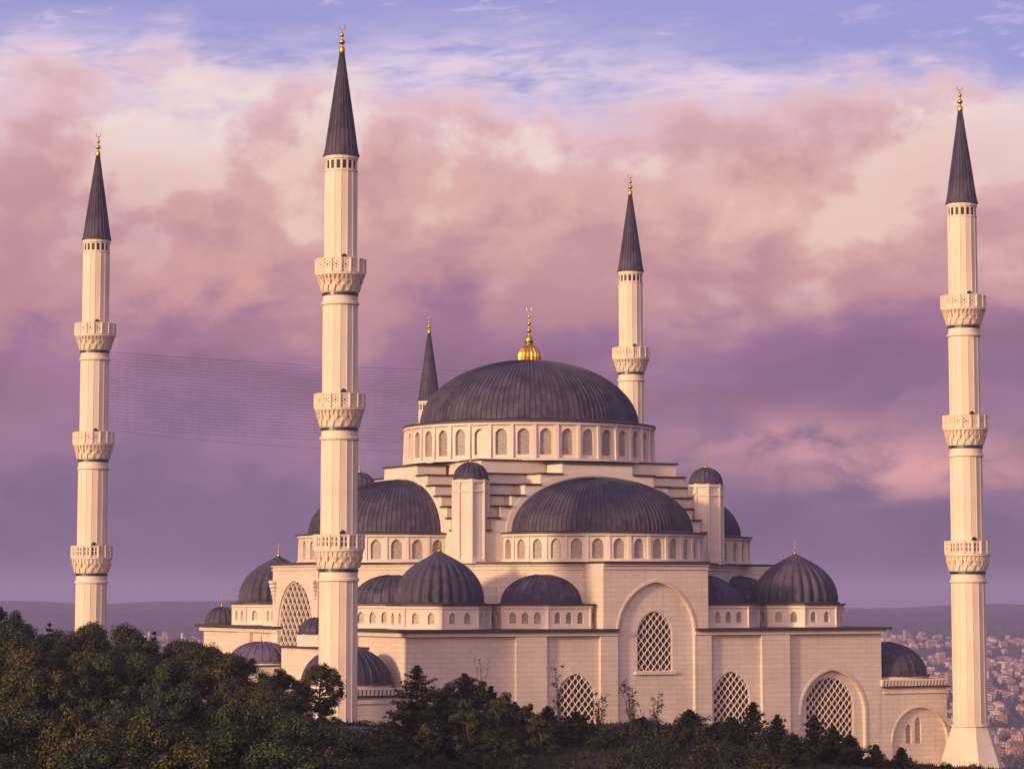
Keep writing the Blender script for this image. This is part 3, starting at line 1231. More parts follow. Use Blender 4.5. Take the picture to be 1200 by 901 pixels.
# --- side porch and gallery on the left
mb = MB()
mb.box(-55.0, -40.55, -9.75, 2.0, -28, -11.2)
mb.box(-55.2, -40.5, -9.78, 2.2, -11.6, -11.2)
pc = mpart(mb, 'side_porch', M['ashlar_stone'])
mb = MB()
mb.box(-55.4, -40.6, -9.795, 2.4, -11.197, -10.9)
mb.build('roof_edge', M['lead_edge'], pc)
mb = MB()
mb.lathe([(5.0, -10.9), (5.0, -10.55), (4.8, -10.5)], 36, -48.4, -4.6)
mb.build('dome_ring', M['smooth_stone'], pc)
d = mpart(seam_dome(-48.4, -4.6, 4.8, -10.4, 2.9, 26, rows=9, lip=0.25), 'porch_dome', M['weathered_lead'])
finial(-48.4, -4.6, -7.55, 1.6, 0.35, d)
mb = MB()
mb.box(-47.2, -40.55, -27.0, -9.8, -28, -8.3)
ga = mpart(mb, 'side_gallery', M['ashlar_stone'])
mb = MB()
mb.box(-47.5, -40.6, -27.3, -9.6, -8.297, -8.0)
mb.build('roof_edge', M['lead_edge'], ga)
cx, cy = -44.0, -16.4
mb = MB()
mb.prism(oct_pts(cx, cy, 2.95), -8.0, -6.15)
mb.build('dome_drum', M['smooth_stone'], ga)
mpart(seam_dome(cx, cy, 2.9, -5.95, 2.2, 18, rows=7, lip=0.3), 'gallery_dome', M['lead'])


# ------------------------------------------------------------------ minarets
def build_minaret(zdrop=0.0, levels=(46.4, 27.5, 7.93)):
    """heights are written from the camera; zdrop lowers everything above the lowest shaft"""
    root = empty('minaret', (0, 0, GZ), TH)
    H = RAISE
    N = 16
    of = 0.0
    tops = [l - zdrop for l in levels]
    rads = [2.27, 2.42, 2.52, 2.64][:len(levels)] + [2.64]
    zc = 61.0 - zdrop

    def ring_pts(r, n=N):
        return [(r * cos(2 * pi * i / n), r * sin(2 * pi * i / n)) for i in range(n)]
    # base
    mb = MB()
    mb.lathe([(5.3, -0.6), (5.25, 0.2), (4.95, 0.9), (2.95, 6.75), (2.86, 6.9)], 8, off=pi / 8)
    mb.lathe([(2.86, 6.75), (3.08, 6.85), (3.08, 7.1), (2.7, 7.2)], 16)
    mb.build('base', M['minaret_stone'], root)
    # shaft: stacked 16-sided sections with fine edge ribs, top one pierced by small windows
    sh = MB()
    bounds = [-20.5] + [t - 2.0 for t in reversed(tops)] + [zc]
    rr = list(reversed(rads[:len(levels)])) + [2.27]
    secs = []
    for i in range(len(bounds) - 1):
        r = 2.64 if i == 0 else rads[len(levels) - i]
        r = [2.64, 2.52, 2.42, 2.27][i if len(levels) == 3 else i + 1]
        secs.append((bounds[i] + H, bounds[i + 1] + H, r))
    win = []
    for i, (z0, z1, r) in enumerate(secs):
        if i < len(secs) - 1:
            sh.lathe([(r, z0), (r, z1)], N)
        else:
            pts = ring_pts(r)
            for q in range(N):
                p0, p1 = Vector(pts[q]), Vector(pts[(q + 1) % N])
                s = p1 - p0
                L = s.length
                s /= L
                hole = [(L / 2 - 0.27, z1 - 1.9), (L / 2 + 0.27, z1 - 1.9), (L / 2 + 0.27, z1 - 0.7), (L / 2 - 0.27, z1 - 0.7)]
                panel(sh, p0, s, [(0, z0), (L, z0), (L, z1), (0, z1)], [hole], 0.25)
                win.append((p0, s, hole))
            sh.lathe([(r, z1 - 2.25), (r + 0.1, z1 - 2.2), (r + 0.1, z1 - 2.05), (r, z1 - 2.0)], N)
            sh.lathe([(r, z1 - 0.55), (r + 0.14, z1 - 0.45), (r + 0.14, z1 - 0.02), (r - 0.3, z1)], N)
        for x, y in ring_pts(r):
            a = atan2(y, x)
            q = Vector((cos(a), sin(a)))
            t = Vector((-q.y, q.x))
            c = q * (r - 0.03)
            pts4 = [c - t * 0.06, c + q * 0.075, c + t * 0.06]
            zt = z1 - (2.3 if i == len(secs) - 1 else 4.6)
            vs = [(p.x, p.y, z0) for p in pts4] + [(p.x, p.y, zt) for p in pts4]
            sh.add(vs, [(0, 1, 4, 3), (1, 2, 5, 4), (3, 4, 5)])
    so = sh.build('shaft', M['minaret_stone'], root)
    for p0, s, hole in win:
        wb = MB()
        pane(wb, p0, s, hole, 0.10, 0.35)
        wb.build('window', M['dark_opening'], so)
    # balconies
    for li, t in enumerate(tops):
        z = t + H
        r = [2.52, 2.42, 2.27][::-1][li] if len(levels) == 3 else [2.27, 2.42][li]
        rb = [2.42, 2.52, 2.64][li]
        mb = MB()
        mb.lathe([(rb - 0.05, z - 6.55), (rb + 0.24, z - 6.4), (rb + 0.24, z - 6.1), (rb + 0.03, z - 5.95), (rb + 0.03, z - 5.2)], 32)
        mb.lathe([(rb + 0.03, z - 4.72), (rb + 0.16, z - 4.45), (rb + 0.30, z - 3.9), (rb + 0.45, z - 3.2), (rb + 0.62, z - 2.5), (3.36, z - 2.42), (3.50, z - 2.3), (3.50, z - 2.0), (3.3, z - 1.95), (r - 0.1, z - 1.95)], 32)
        # stalactite brackets in three tiers
        for tier, (za, zb, ra, rbb, nn, ph) in enumerate((
                (z - 4.6, z - 3.75, rb + 0.30, rb + 0.52, 16, 0.0),
                (z - 3.85, z - 3.05, rb + 0.45, rb + 0.80, 16, 0.5),
                (z - 3.15, z - 2.43, rb + 0.62, 3.42, 32, 0.25))):
            for q in range(nn):
                a = 2 * pi * (q + ph) / nn
                e = Vector((cos(a), sin(a)))
                tt = Vector((-e.y, e.x))
                wt, wb_ = (0.40, 0.10) if nn == 16 else (0.21, 0.05)
                ri = rb - 0.1
                v8 = [(e * ri - tt * wb_, za), (e * ra - tt * wb_, za), (e * ra + tt * wb_, za), (e * ri + tt * wb_, za),
                      (e * ri - tt * wt, zb), (e * rbb - tt * wt, zb), (e * rbb + tt * wt, zb), (e * ri + tt * wt, zb)]
                mb.add([(p.x, p.y, zz) for p, zz in v8], [(0, 1, 5, 4), (1, 2, 6, 5), (2, 3, 7, 6), (4, 5, 6, 7), (0, 3, 2, 1)])
        bal = mb.build('balcony', M['minaret_stone'], root)
        pb = MB()
        pts = ring_pts(3.46)
        for q in range(N):
            p0, p1 = Vector(pts[q]), Vector(pts[(q + 1) % N])
            s = p1 - p0
            L = s.length
            s /= L
            holes = []
            if li == 2:
                for c in (-0.27, 0.27):
                    holes += [[(L / 2 + c - 0.15, z - 1.65), (L / 2 + c + 0.15, z - 1.65), (L / 2 + c + 0.15, z - 1.05), (L / 2 + c - 0.15, z - 1.05)],
                              [(L / 2 + c - 0.15, z - 0.9), (L / 2 + c + 0.15, z - 0.9), (L / 2 + c + 0.15, z - 0.4), (L / 2 + c - 0.15, z - 0.4)]]
            else:
                c0 = (L / 2, z - 0.98)
                holes.append([(c0[0] + 0.15 * cos(pi / 4 * m), c0[1] + 0.17 * sin(pi / 4 * m)) for m in range(8)])
                for m in range(6):
                    a = pi / 3 * m + pi / 6
                    cxx, czz = c0[0] + 0.38 * cos(a), c0[1] + 0.46 * sin(a)
                    holes.append([(cxx + 0.10 * cos(pi / 2 * n_), czz + 0.13 * sin(pi / 2 * n_)) for n_ in range(4)])
            panel(pb, p0, s, [(0, z - 1.95), (L, z - 1.95), (L, z - 0.18), (0, z - 0.18)], holes, 0.22)
            # back face
            n_ = (s.y, -s.x)
            ib = [(p0.x - n_[0] * 0.22, p0.y - n_[1] * 0.22), (p1.x - n_[0] * 0.22, p1.y - n_[1] * 0.22)]
            panel(pb, (ib[1][0], ib[1][1]), (-s.x, -s.y), [(0, z - 1.95), (L, z - 1.95), (L, z - 0.18), (0, z - 0.18)], [[(L - x, zz) for x, zz in reversed(h)] for h in holes], 0.0)
            pb.prism(oct_pts(p0.x, p0.y, 0.15, 6), z - 2.0, z)
        pb.lathe([(3.2, z - 0.18), (3.56, z - 0.18), (3.56, z), (3.2, z), (3.2, z - 0.18)], N)
        pb.build('parapet', M['minaret_stone'], bal)
        db = MB()
        k16 = 11
        for face in (11, 3):
            pp = ring_pts(r)
            p0, p1 = Vector(pp[face]), Vector(pp[(face + 1) % N])
            s = p1 - p0
            L = s.length
            s /= L
            pane(db, p0, s, arch(L / 2, 0.40, z - 1.95, z + 0.15, z + 0.62, 6), -0.10, 0.05)
        db.build('doorway', M['dark_opening'], bal)
        bb = MB()
        bb.lathe([(rb + 0.02, z - 5.17), (rb + 0.14, z - 5.15), (rb + 0.14, z - 4.75), (rb + 0.02, z - 4.73)], 32)
        bb.build('blue_band', M['blue_tile'], root)
    # cone roof
    mb = MB()
    z = zc + H
    cn = 24
    rnd = random.Random(5)
    prof = [(2.42, z + 0.35), (2.25, z + 1.2), (1.72, z + 5.0), (1.2, z + 8.6), (0.70, z + 12.0), (0.30, z + 14.9)]
    for q in range(cn):
        a, b = 2 * pi * q / cn, 2 * pi * (q + 1) / cn
        for i in range(len(prof) - 1):
            (r0, z0), (r1, z1) = prof[i], prof[i + 1]
            mb.add([(r0 * cos(a), r0 * sin(a), z0), (r0 * cos(b), r0 * sin(b), z0), (r1 * cos(b), r1 * sin(b), z1), (r1 * cos(a), r1 * sin(a), z1)], [(0, 1, 2, 3)])
        e = Vector((cos(a), sin(a)))
        t = Vector((-e.y, e.x)) * 0.035
        vs = []
        for r0, z0 in prof:
            for p in (e * r0 - t, e * (r0 + 0.07), e * r0 + t):
                vs.append((p.x, p.y, z0))
        fs = []
        for i in range(len(prof) - 1):
            fs += [(3 * i, 3 * i + 1, 3 * i + 4, 3 * i + 3), (3 * i + 1, 3 * i + 2, 3 * i + 5, 3 * i + 4)]
        mb.add(vs, fs)
    mb.lathe([(2.1, z + 0.003), (2.55, z + 0.003), (2.60, z + 0.22), (2.35, z + 0.42)], 32)
    cone = mb.build('cone_roof', M['lead'], root)
    fb = MB()
    z1 = z + 14.8
    prof = [(0.34, 0), (0.42, 0.15), (0.42, 0.75), (0.30, 0.9), (0.16, 1.0), (0.16, 1.25), (0.44, 1.5), (0.44, 1.75), (0.15, 2.0), (0.13, 2.35), (0.30, 2.55), (0.30, 2.75), (0.10, 2.95), (0.06, 3.5), (0.001, 3.6)]
    fb.lathe([(a, z1 + b) for a, b in prof], 14)
    cr, zc_ = 0.40, z1 + 3.85
    for i in range(14):
        a0_, a1_ = radians(-90 - 140 + 280 * i / 14), radians(-90 - 140 + 280 * (i + 1) / 14)
        w0, w1 = 0.09 * (1 - abs(i - 7) / 8) + 0.02, 0.09 * (1 - abs(i - 6) / 8) + 0.02
        fb.tube((cr * cos(a0_) * 0.89, -cr * cos(a0_) * 0.455, zc_ + cr * sin(a0_)), (cr * cos(a1_) * 0.89, -cr * cos(a1_) * 0.455, zc_ + cr * sin(a1_)), w0, w1, 5)
    fb.build('finial', M['gold'], root, True)
    return root


MC = {'near': (-53.5, -45.6), 'right': (53.5, -45.6), 'left': (-53.5, 60.8), 'rear': (53.5, 60.8), 'court': (53.5, 150.8)}
m0 = build_minaret()
mlabels = {
    'near': 'tallest-looking three-balcony cream minaret in front of the left semi-dome, nearest the viewer',
    'right': 'three-balcony cream minaret with flared base rising at the right end of the facade',
    'left': 'three-balcony cream minaret standing behind the dark wood at the far left',
    'rear': 'cream minaret rising behind the right slope of the main dome, one balcony in view',
    'court': 'far minaret showing only its dark pointed cone left of the main dome'}
for i, k in enumerate(('near', 'right', 'left', 'rear', 'court')):
    if k == 'court':
        r = build_minaret(19.4, (46.4, 27.5))
    else:
        r = m0 if i == 0 else copy_tree(m0)
    w = to_world(*MC[k])
    r.location = (w.x, w.y, GZ)
    tag(r, mlabels[k], 'minaret', 'minarets of the mosque')

# light-cable net strung between the left and the rear minaret
mb = MB()
L0, L1 = to_world(-51.0, 60.8), to_world(51.0, 60.8)
NR, NS = 26, 40


def net_pt(i, t):
    p = L0.lerp(L1, t)
    z = 41.6 - 13.6 * i / (NR - 1) - 4 * (0.9 + 0.3 * i / NR) * t * (1 - t) * 1.1 - (1.1 * sin(pi * t) if i == NR - 1 else 0)
    return (p.x, p.y, z)


for i in range(NR):
    for j in range(NS):
        rad = 0.024 if i == 0 else 0.017
        mb.tube(net_pt(i, j / NS), net_pt(i, (j + 1) / NS), rad, rad, 4)
for j in range(1, 60):
    t = j / 60
    mb.tube(net_pt(0, t), net_pt(NR - 1, t), 0.010, 0.010, 3)
tag(mb.build('light_cable_net', M['cable']), 'thin net of light cables strung high from the far left minaret', 'cable net')


# ------------------------------------------------------------------ trees
def leaf_quad(mb, c, nrm_, size, rnd, mi=0, long=1.0, jit=0.7):
    n = Vector(nrm_) + Vector((rnd.uniform(-1, 1), rnd.uniform(-1, 1), rnd.uniform(-1, 1))) * jit
    if n.length < 1e-3:
        n = Vector((0, 0, 1))
    q = n.to_track_quat('Z', 'Y')
    a = rnd.uniform(0, 2 * pi)
    u = q @ Vector((cos(a), sin(a), 0)) * size * long
    v = q @ Vector((-sin(a), cos(a), 0)) * size * 0.55
    c = Vector(c)
    mb.add([c - u * 0.5, c + v * 0.5 - u * 0.05, c + u * 0.5, c - v * 0.5 + u * 0.05], [(0, 1, 2, 3)], mi)


def pine_parts(seed, H=9.0, R=3.6, clumps=44, leaves=110, leaf=0.34, bare=0.3, open_=False):
    rnd = random.Random(seed)
    tr, cr = MB(), MB()
    lean = Vector((rnd.uniform(-0.5, 0.5), rnd.uniform(-0.5, 0.5), 0))
    prev = Vector((0, 0, -0.8))
    segs = 6
    spine = []
    for i in range(segs + 1):
        t = i / segs
        p = Vector((0, 0, -0.8)) + Vector((lean.x * t * t, lean.y * t * t, (H * 0.92 + 0.8) * t)) + Vector((rnd.uniform(-0.1, 0.1), rnd.uniform(-0.1, 0.1), 0))
        spine.append(p)
    for i in range(segs):
        tr.tube(spine[i], spine[i + 1], 0.22 * (1 - 0.75 * i / segs), 0.22 * (1 - 0.75 * (i + 1) / segs), 7)
    for c in range(clumps):
        t = bare + (1 - bare) * rnd.random() ** 0.8
        k = min(segs - 1, int(t * segs))
        base = spine[k].lerp(spine[k + 1], t * segs - k)
        prof = sin(pi * min(1, max(0.02, (t - bare) / (1 - bare))) ** 0.75) ** 0.6 if t < 0.98 else 0.2
        rad = R * prof * sqrt(rnd.uniform(0.25, 1.0))
        a = rnd.uniform(0, 2 * pi)
        ctr = base + Vector((rad * cos(a), rad * sin(a), rnd.uniform(0.0, 0.9)))
        if c < 4:
            ctr = spine[-1] + Vector((rnd.uniform(-0.8, 0.8), rnd.uniform(-0.8, 0.8), rnd.uniform(-0.6, 0.3)))
        tr.tube(base, ctr, 0.06, 0.025, 4)
        cs = rnd.choice((0.6, 0.8, 0.95, 1.2)) * rnd.uniform(0.9, 1.1) * R / 3.6
        if open_:
            cs *= 0.8
        core = [(0.02, -0.62), (0.55, -0.5), (0.78, -0.1), (0.68, 0.3), (0.38, 0.55), (0.02, 0.62)]  # solid core added inside each clump to block light and darken the gaps
        cr.lathe([(a_ * cs * 0.55, ctr.z + b_ * cs * 0.55) for a_, b_ in core], 7, ctr.x, ctr.y)
        for q in range(int(leaves * cs)):
            d = Vector((rnd.gauss(0, 1), rnd.gauss(0, 1), rnd.gauss(0, 1)))
            d.normalize()
            rr = cs * (0.45 + 0.65 * rnd.random() ** 0.7)
            p = ctr + Vector((d.x * rr, d.y * rr, d.z * rr * 0.75))
            leaf_quad(cr, p, d * 1.6 + Vector((0, 0, 0.3)), leaf * rnd.uniform(0.6, 1.4), rnd, 0, 1.0, 0.75)
    return tr, cr


def cedar_parts(seed, H=8.0, R=2.3, whorls=22, dens=1.0):
    rnd = random.Random(seed)
    tr, cr = MB(), MB()
    tr.tube((0, 0, -0.8), (0, 0, H * 0.55), 0.16, 0.09, 7)
    tr.tube((0, 0, H * 0.55), (0, 0, H * 0.99), 0.09, 0.015, 6)
    for w in range(whorls):
        t = 0.06 + 0.92 * w / (whorls - 1)
        z = H * t
        L = R * (1 - t) ** 0.9 * rnd.uniform(0.6, 1.25) + 0.15
        nb = rnd.randint(5, 8)
        ph = rnd.uniform(0, 6.28)
        for b in range(nb):
            a = ph + 2 * pi * b / nb + rnd.uniform(-0.3, 0.3)
            l = L * rnd.uniform(0.65, 1.12)
            rise = 0.42 * l * rnd.uniform(0.1, 1.3)
            e = Vector((l * cos(a), l * sin(a), rise))
            p0 = Vector((0, 0, z))
            tr.tube(p0, p0 + e, 0.03, 0.008, 3)
            nleaf = int((10 + l * 17) * dens)
            for q in range(nleaf):
                u = 0.15 + 0.85 * rnd.random()
                side = rnd.uniform(-1, 1) * 0.30 * l * (1.1 - u)
                p = p0 + e * u + Vector((-sin(a) * side, cos(a) * side, rnd.uniform(-0.20, 0.05) - 0.10 * u * l))
                leaf_quad(cr, p, (rnd.uniform(-0.3, 0.3), rnd.uniform(-0.3, 0.3), 1), rnd.uniform(0.16, 0.34), rnd, 0, 1.3)
    for q in range(34):
        u = rnd.uniform(0.84, 1.01)
        leaf_quad(cr, (rnd.gauss(0, 0.5) * (1.03 - u), rnd.gauss(0, 0.5) * (1.03 - u), H * u), (0, 0, 1), 0.15, rnd)
    return tr, cr


def shrub_parts(seed, H=2.2, R=1.7, clumps=14, leaves=90, leaf=0.22):
    rnd = random.Random(seed)
    st, cr = MB(), MB()
    for c in range(clumps):
        a = rnd.uniform(0, 2 * pi)
        r = R * sqrt(rnd.random()) * 0.8
        ctr = Vector((r * cos(a), r * sin(a), H * rnd.uniform(0.25, 0.85) * (1 - 0.35 * r / R)))
        st.tube((ctr.x * 0.2, ctr.y * 0.2, -0.4), ctr, 0.035, 0.012, 4)
        cs = rnd.uniform(0.4, 0.8) * R / 1.6
        for q in range(leaves):
            d = Vector((rnd.gauss(0, 1), rnd.gauss(0, 1), rnd.gauss(0, 1)))
            d.normalize()
            p = ctr + d * cs * rnd.random() ** 0.5
            leaf_quad(cr, p, d + Vector((0, 0, 0.4)), leaf * rnd.uniform(0.6, 1.3), rnd)
    for q in range(6):
        a = rnd.uniform(0, 2 * pi)
        tip = Vector((R * 0.7 * cos(a), R * 0.7 * sin(a), H * rnd.uniform(0.95, 1.3)))
        st.tube((0, 0, 0), tip, 0.02, 0.006, 3)
        for w in range(8):
            leaf_quad(cr, tip * rnd.uniform(0.75, 1.0), (0, 0, 1), leaf * 0.8, rnd)
    return st, cr


def sapling_parts(seed, H=5.0, stems=4, leafy=0.5):
    rnd = random.Random(seed)
    st, cr = MB(), MB()
    for s in range(stems):
        a = rnd.uniform(0, 2 * pi)
        lean = rnd.uniform(0.05, 0.30)
        p = Vector((0.15 * cos(a), 0.15 * sin(a), -0.5))
        n = 9
        hh = H * rnd.uniform(0.65, 1.0)
        for i in range(n):
            t = (i + 1) / n
            q = Vector((lean * hh * t * t * cos(a), lean * hh * t * t * sin(a), hh * t)) + Vector((rnd.uniform(-0.08, 0.08), rnd.uniform(-0.08, 0.08), 0))
            st.tube(p, q, 0.06 * (1 - 0.8 * i / n), 0.06 * (1 - 0.8 * (i + 1) / n), 4)
            if i > 2:
                for b in range(2):
                    aa = rnd.uniform(0, 2 * pi)
                    e = q + Vector((0.5 * cos(aa), 0.5 * sin(aa), 0.45)) * rnd.uniform(0.4, 1.0)
                    st.tube(q, e, 0.024, 0.012, 3)
                    if rnd.random() < leafy:
                        for w in range(rnd.randint(5, 16)):
                            leaf_quad(cr, e + Vector((rnd.gauss(0, 0.14), rnd.gauss(0, 0.14), rnd.gauss(0, 0.14))), (0, 0, 1), rnd.uniform(0.16, 0.34), rnd)
            p = q
    return st, cr


def make_tree(name, parts, leafm, lname='crown', tname='trunk'):
    r = empty(name, (0, 0, 0))
    parts[0].build(tname, M['bark'], r)
    parts[1].build(lname, M[leafm], r)
    return r


def spot(ratio, d):
    """point on the ground at distance d along the bearing whose sideways ratio is given"""
    x = ratio * d
    return x, d, ground_z(x, d)


rnd = random.Random(11)
protos = [make_tree('pine_tree', pine_parts(100 + i, 9.0, 3.5 + 0.3 * (i % 3), 32, 480, 0.22), 'pine_needles') for i in range(6)]
used = [False] * 6
# the silhouette of the wood, as a slope of the sight line (height over distance) per bearing
TOPS = [(-0.30, -0.001), (-0.195, -0.001), (-0.182, -0.006), (-0.170, -0.016), (-0.162, -0.014), (-0.145, -0.016), (-0.125, -0.018), (-0.112, -0.018),
        (-0.103, -0.026), (-0.085, -0.029), (-0.078, -0.034), (-0.062, -0.046), (-0.05, -0.049), (-0.03, -0.055)]
count = 0
d = 322.0
while d > 158:
    half = 6.6
    r0 = -0.218
    while r0 < -0.052:
        ratio = r0 + rnd.uniform(-0.006, 0.006)
        dd = d + rnd.uniform(-4, 4)
        r0 += rnd.uniform(5.2, 7.2) / d
        x, y, z = spot(ratio, dd)
        lim = lerp_pts(ratio, TOPS) * dd
        want = lim - z
        Ht = rnd.uniform(7.5, 10.0)
        if dd > 285:
            Ht = want - rnd.choice((-0.9, 0.0, 0.6, 1.8, 3.0))
        else:
            Ht = min(Ht, want - rnd.uniform(-0.6, 2.4))
        if Ht < 3.0:
            continue
        Ht = min(Ht, 13.5)
        i = rnd.randrange(6)
        if not used[i]:
            t = protos[i]
            used[i] = True
        else:
            t = copy_tree(protos[i])
        s = Ht / 9.0
        w = max(0.66, min(1.1, 0.4 + 0.6 * s)) * rnd.uniform(0.75, 1.12)
        t.location = (x, y, z)
        t.scale = (w, w, s)
        t.rotation_euler = (0, 0, rnd.uniform(0, 6.28))
        tag(t, 'bushy dark green pine in the dense wood below and left of the minarets', 'pine tree', 'pines of the dense wood on the left')
        count += 1
    d -= rnd.uniform(10.5, 12.5)
for i in range(6):
    if not used[i]:
        for ch in list(protos[i].children):
            bpy.data.objects.remove(ch)
        bpy.data.objects.remove(protos[i])

# single trees that stand out
t = make_tree('young_tree', pine_parts(301, 5.8, 2.7, 95, 190, 0.18, 0.38, True), 'pine_needles')
x, y, z = spot(-0.0675, 296)
t.location = (x, y, z)
t.scale = (1.0, 1.0, 1.08)
tag(t, 'small airy round-crowned tree on a thin trunk, right against the foot of the nearest minaret', 'tree')
for ratio, dd, top, lab in ((-0.1265, 318, -0.0135, 'slim conifer tip poking out of the wood right of the far left minaret foot'),
                            (-0.1635, 312, -0.0105, 'thin pointed conifer rising just left of the far left minaret foot'),
                            (-0.1765, 300, -0.0085, 'ragged narrow conifer near the left edge above the wood')):
    x, y, z = spot(ratio, dd)
    h = top * dd - z
    t = make_tree('conifer_tree', cedar_parts(int(dd), h, 3.4, 20, 0.7), 'cedar_needles')
    t.location = (x, y, z)
    tag(t, lab, 'conifer')
x, y, z = spot(-0.186, 262)
t = make_tree('pine_tree', pine_parts(333, -0.0035 * 262 - z + 0.2, 3.9, 40, 480, 0.22, 0.2), 'pine_needles')
t.location = (x, y, z)
tag(t, 'tallest dark pine at the very left edge, rising above the horizon', 'pine tree')

CED = [  # bearing, distance, top slope, width, label
    (-0.0335, 276, -0.0255, 2.5, 'broad dark cedar, the tallest of the conifers on the grassy ridge before the facade'),
    (-0.0165, 282, -0.0285, 2.3, 'second tall cedar, right beside the tallest one on the ridge'),
    (-0.0075, 284, -0.0330, 1.9, 'mid-height dark cedar right of the two tallest, below the left niche'),
    (-0.0250, 270, -0.0350, 2.2, 'squat cedar squeezed between the two tallest ones'),
    (0.0010, 288, -0.0385, 1.5, 'thin young conifer left of the left lattice window'),
    (0.0125, 286, -0.0400, 1.7, 'young conifer growing below the left lattice window\'s left edge'),
    (0.0625, 290, -0.0412, 1.8, 'small star-like cedar left of the tall lattice window right of the centre bay'),
    (0.0850, 286, -0.0385, 1.9, 'feathery conifer in front of the lattice window right of the centre bay'),
    (0.0935, 284, -0.0430, 1.5, 'dark conifer just right of the feathery one before the right facade'),
    (0.1065, 286, -0.0430, 1.7, 'conifer at the left edge of the big right niche window'),
    (0.1130, 284, -0.0470, 1.5, 'short dense conifer under the big right niche window'),
    (0.0995, 280, -0.0500, 1.6, 'low dark conifer between the two right lattice windows'),
    (0.1280, 286, -0.0535, 0.95, 'tiny pointed conifer right of the big niche window'),
    (0.0775, 288, -0.0440, 1.6, 'squat dark conifer left of the feathery one, under the tall right lattice window'),
    (0.1190, 287, -0.0500, 1.5, 'stubby conifer under the right edge of the big right niche'),
    (0.0720, 291, -0.0470, 1.4, 'low conifer between the star-like cedar and the squat one'),
    (0.0460, 286, -0.0440, 1.5, 'dark young conifer below the right edge of the centre bay window'),
    (0.0225, 284, -0.0420, 1.6, 'dense young conifer right in front of the left lattice window'),
    (0.1370, 286, -0.0545, 0.95, 'tiny pointed conifer before the low right wing, rightmost on the ridge')]
for i, (ratio, dd, top, w, lab) in enumerate(CED):
    x, y, z = spot(ratio, dd)
    h = max(1.6, top * dd - z)
    w *= 2.0 if i < 4 else 1.75
    t = make_tree('cedar_tree', cedar_parts(500 + i, h, w, 26 if h > 6 else 18, 1.5 if h > 6 else 1.2), 'cedar_needles')
    t.location = (x, y, z)
    tag(t, lab, 'conifer')

yp = [make_tree('pine_tree', pine_parts(150 + i, 5.0, 2.3, 26, 560, 0.18, 0.12), 'pine_needles') for i in range(2)]
for i, (ratio, dd, top) in enumerate(((-0.0430, 266, -0.049), (-0.0290, 262, -0.047), (-0.0150, 268, -0.040), (-0.0055, 272, -0.0365), (0.0050, 276, -0.041), (0.0105, 270, -0.044), (0.0200, 278, -0.0450), (-0.0260, 279, -0.0335), (-0.0115, 281, -0.034), (-0.0005, 284, -0.0385), (-0.0380, 276, -0.040),
                                      (-0.0100, 260, -0.053), (0.0010, 262, -0.053), (0.0265, 280, -0.0470), (-0.0220, 274, -0.043))):
    x, y, z = spot(ratio, dd)
    t = yp[i] if i < 2 else copy_tree(yp[i % 2])
    h = max(1.8, top * dd - z)
    t.location = (x, y, z)
    t.scale = (max(0.7, h / 5.5), max(0.7, h / 5.5), h / 5.0)
    t.rotation_euler = (0, 0, i * 1.7)
    tag(t, 'young round pine growing under the tall cedars on the ridge before the facade', 'pine tree', 'young pines under the cedars')

SAP = [(0.0165, 283, 6.4, 'tall bare sapling in front of the left lattice window, left of the centre bay', 0.25),
       (0.0305, 280, 4.6, 'leafy sapling right of the left lattice window', 0.7),
       (0.0420, 282, 5.4, 'spindly sapling with tufts of leaves below the centre bay window', 0.7),
       (0.0505, 279, 3.8, 'short sparse sapling to the right below the centre bay window', 0.5),
       (-0.0105, 287, 7.0, 'bare thin twigs showing above the cedars before the left niche', 0.1)]
for i, (ratio, dd, h, lab, lf) in enumerate(SAP):
    x, y, z = spot(ratio, dd)
    t = make_tree('sapling', sapling_parts(700 + i, h * 1.22, 5, lf), 'shrub_leaves', 'foliage', 'stem')
    t.location = (x, y, z)
    tag(t, lab, 'sapling')

# shrubs on the ridge
sp = [make_tree('shrub', shrub_parts(800 + i), 'shrub_leaves', 'foliage', 'stem') for i in range(5)]
su = [False] * 5
rnd = random.Random(77)
placed = 0
while placed < 150:
    ratio = rnd.uniform(-0.075, 0.17)
    dd = rnd.uniform(236, 298)
    if ratio < -0.048 and dd > 258:
        continue
    if dd > 292 and rnd.random() < 0.6:
        continue
    x, y, z = spot(ratio, dd)
    i = rnd.randrange(5)
    t = sp[i] if not su[i] else copy_tree(sp[i])
    su[i] = True
    s = rnd.uniform(0.5, 1.25) * (0.45 if dd > 288 or ratio > 0.10 else 1.0)
    t.location = (x, y, z)
    t.scale = (s * rnd.uniform(0.9, 1.3), s * rnd.uniform(0.9, 1.3), s)
    t.rotation_euler = (0, 0, rnd.uniform(0, 6.28))
    tag(t, 'low brownish shrub on the grassy slope in front of the mosque facade', 'shrub', 'shrubs on the slope')
    placed += 1

# rough grass
mb = MB()
rnd = random.Random(5)
for i in range(26000):
    ratio = rnd.uniform(-0.085, 0.20)
    dd = rnd.uniform(232, 306)
    x, y = ratio * dd, dd
    z = ground_z(x, y)
    h = rnd.uniform(0.12, 0.42)
    a = rnd.uniform(0, pi)
    w = rnd.uniform(0.06, 0.16)
    lx, ly = rnd.uniform(-0.12, 0.12), rnd.uniform(-0.12, 0.12)
    mb.add([(x - w * cos(a), y - w * sin(a), z - 0.05), (x + w * cos(a), y + w * sin(a), z - 0.05), (x + lx, y + ly, z + h)], [(0, 1, 2)])
tag(mb.build('grass', M['grass_blades']), 'rough brownish grass covering the slope before the mosque', 'grass', kind='stuff')

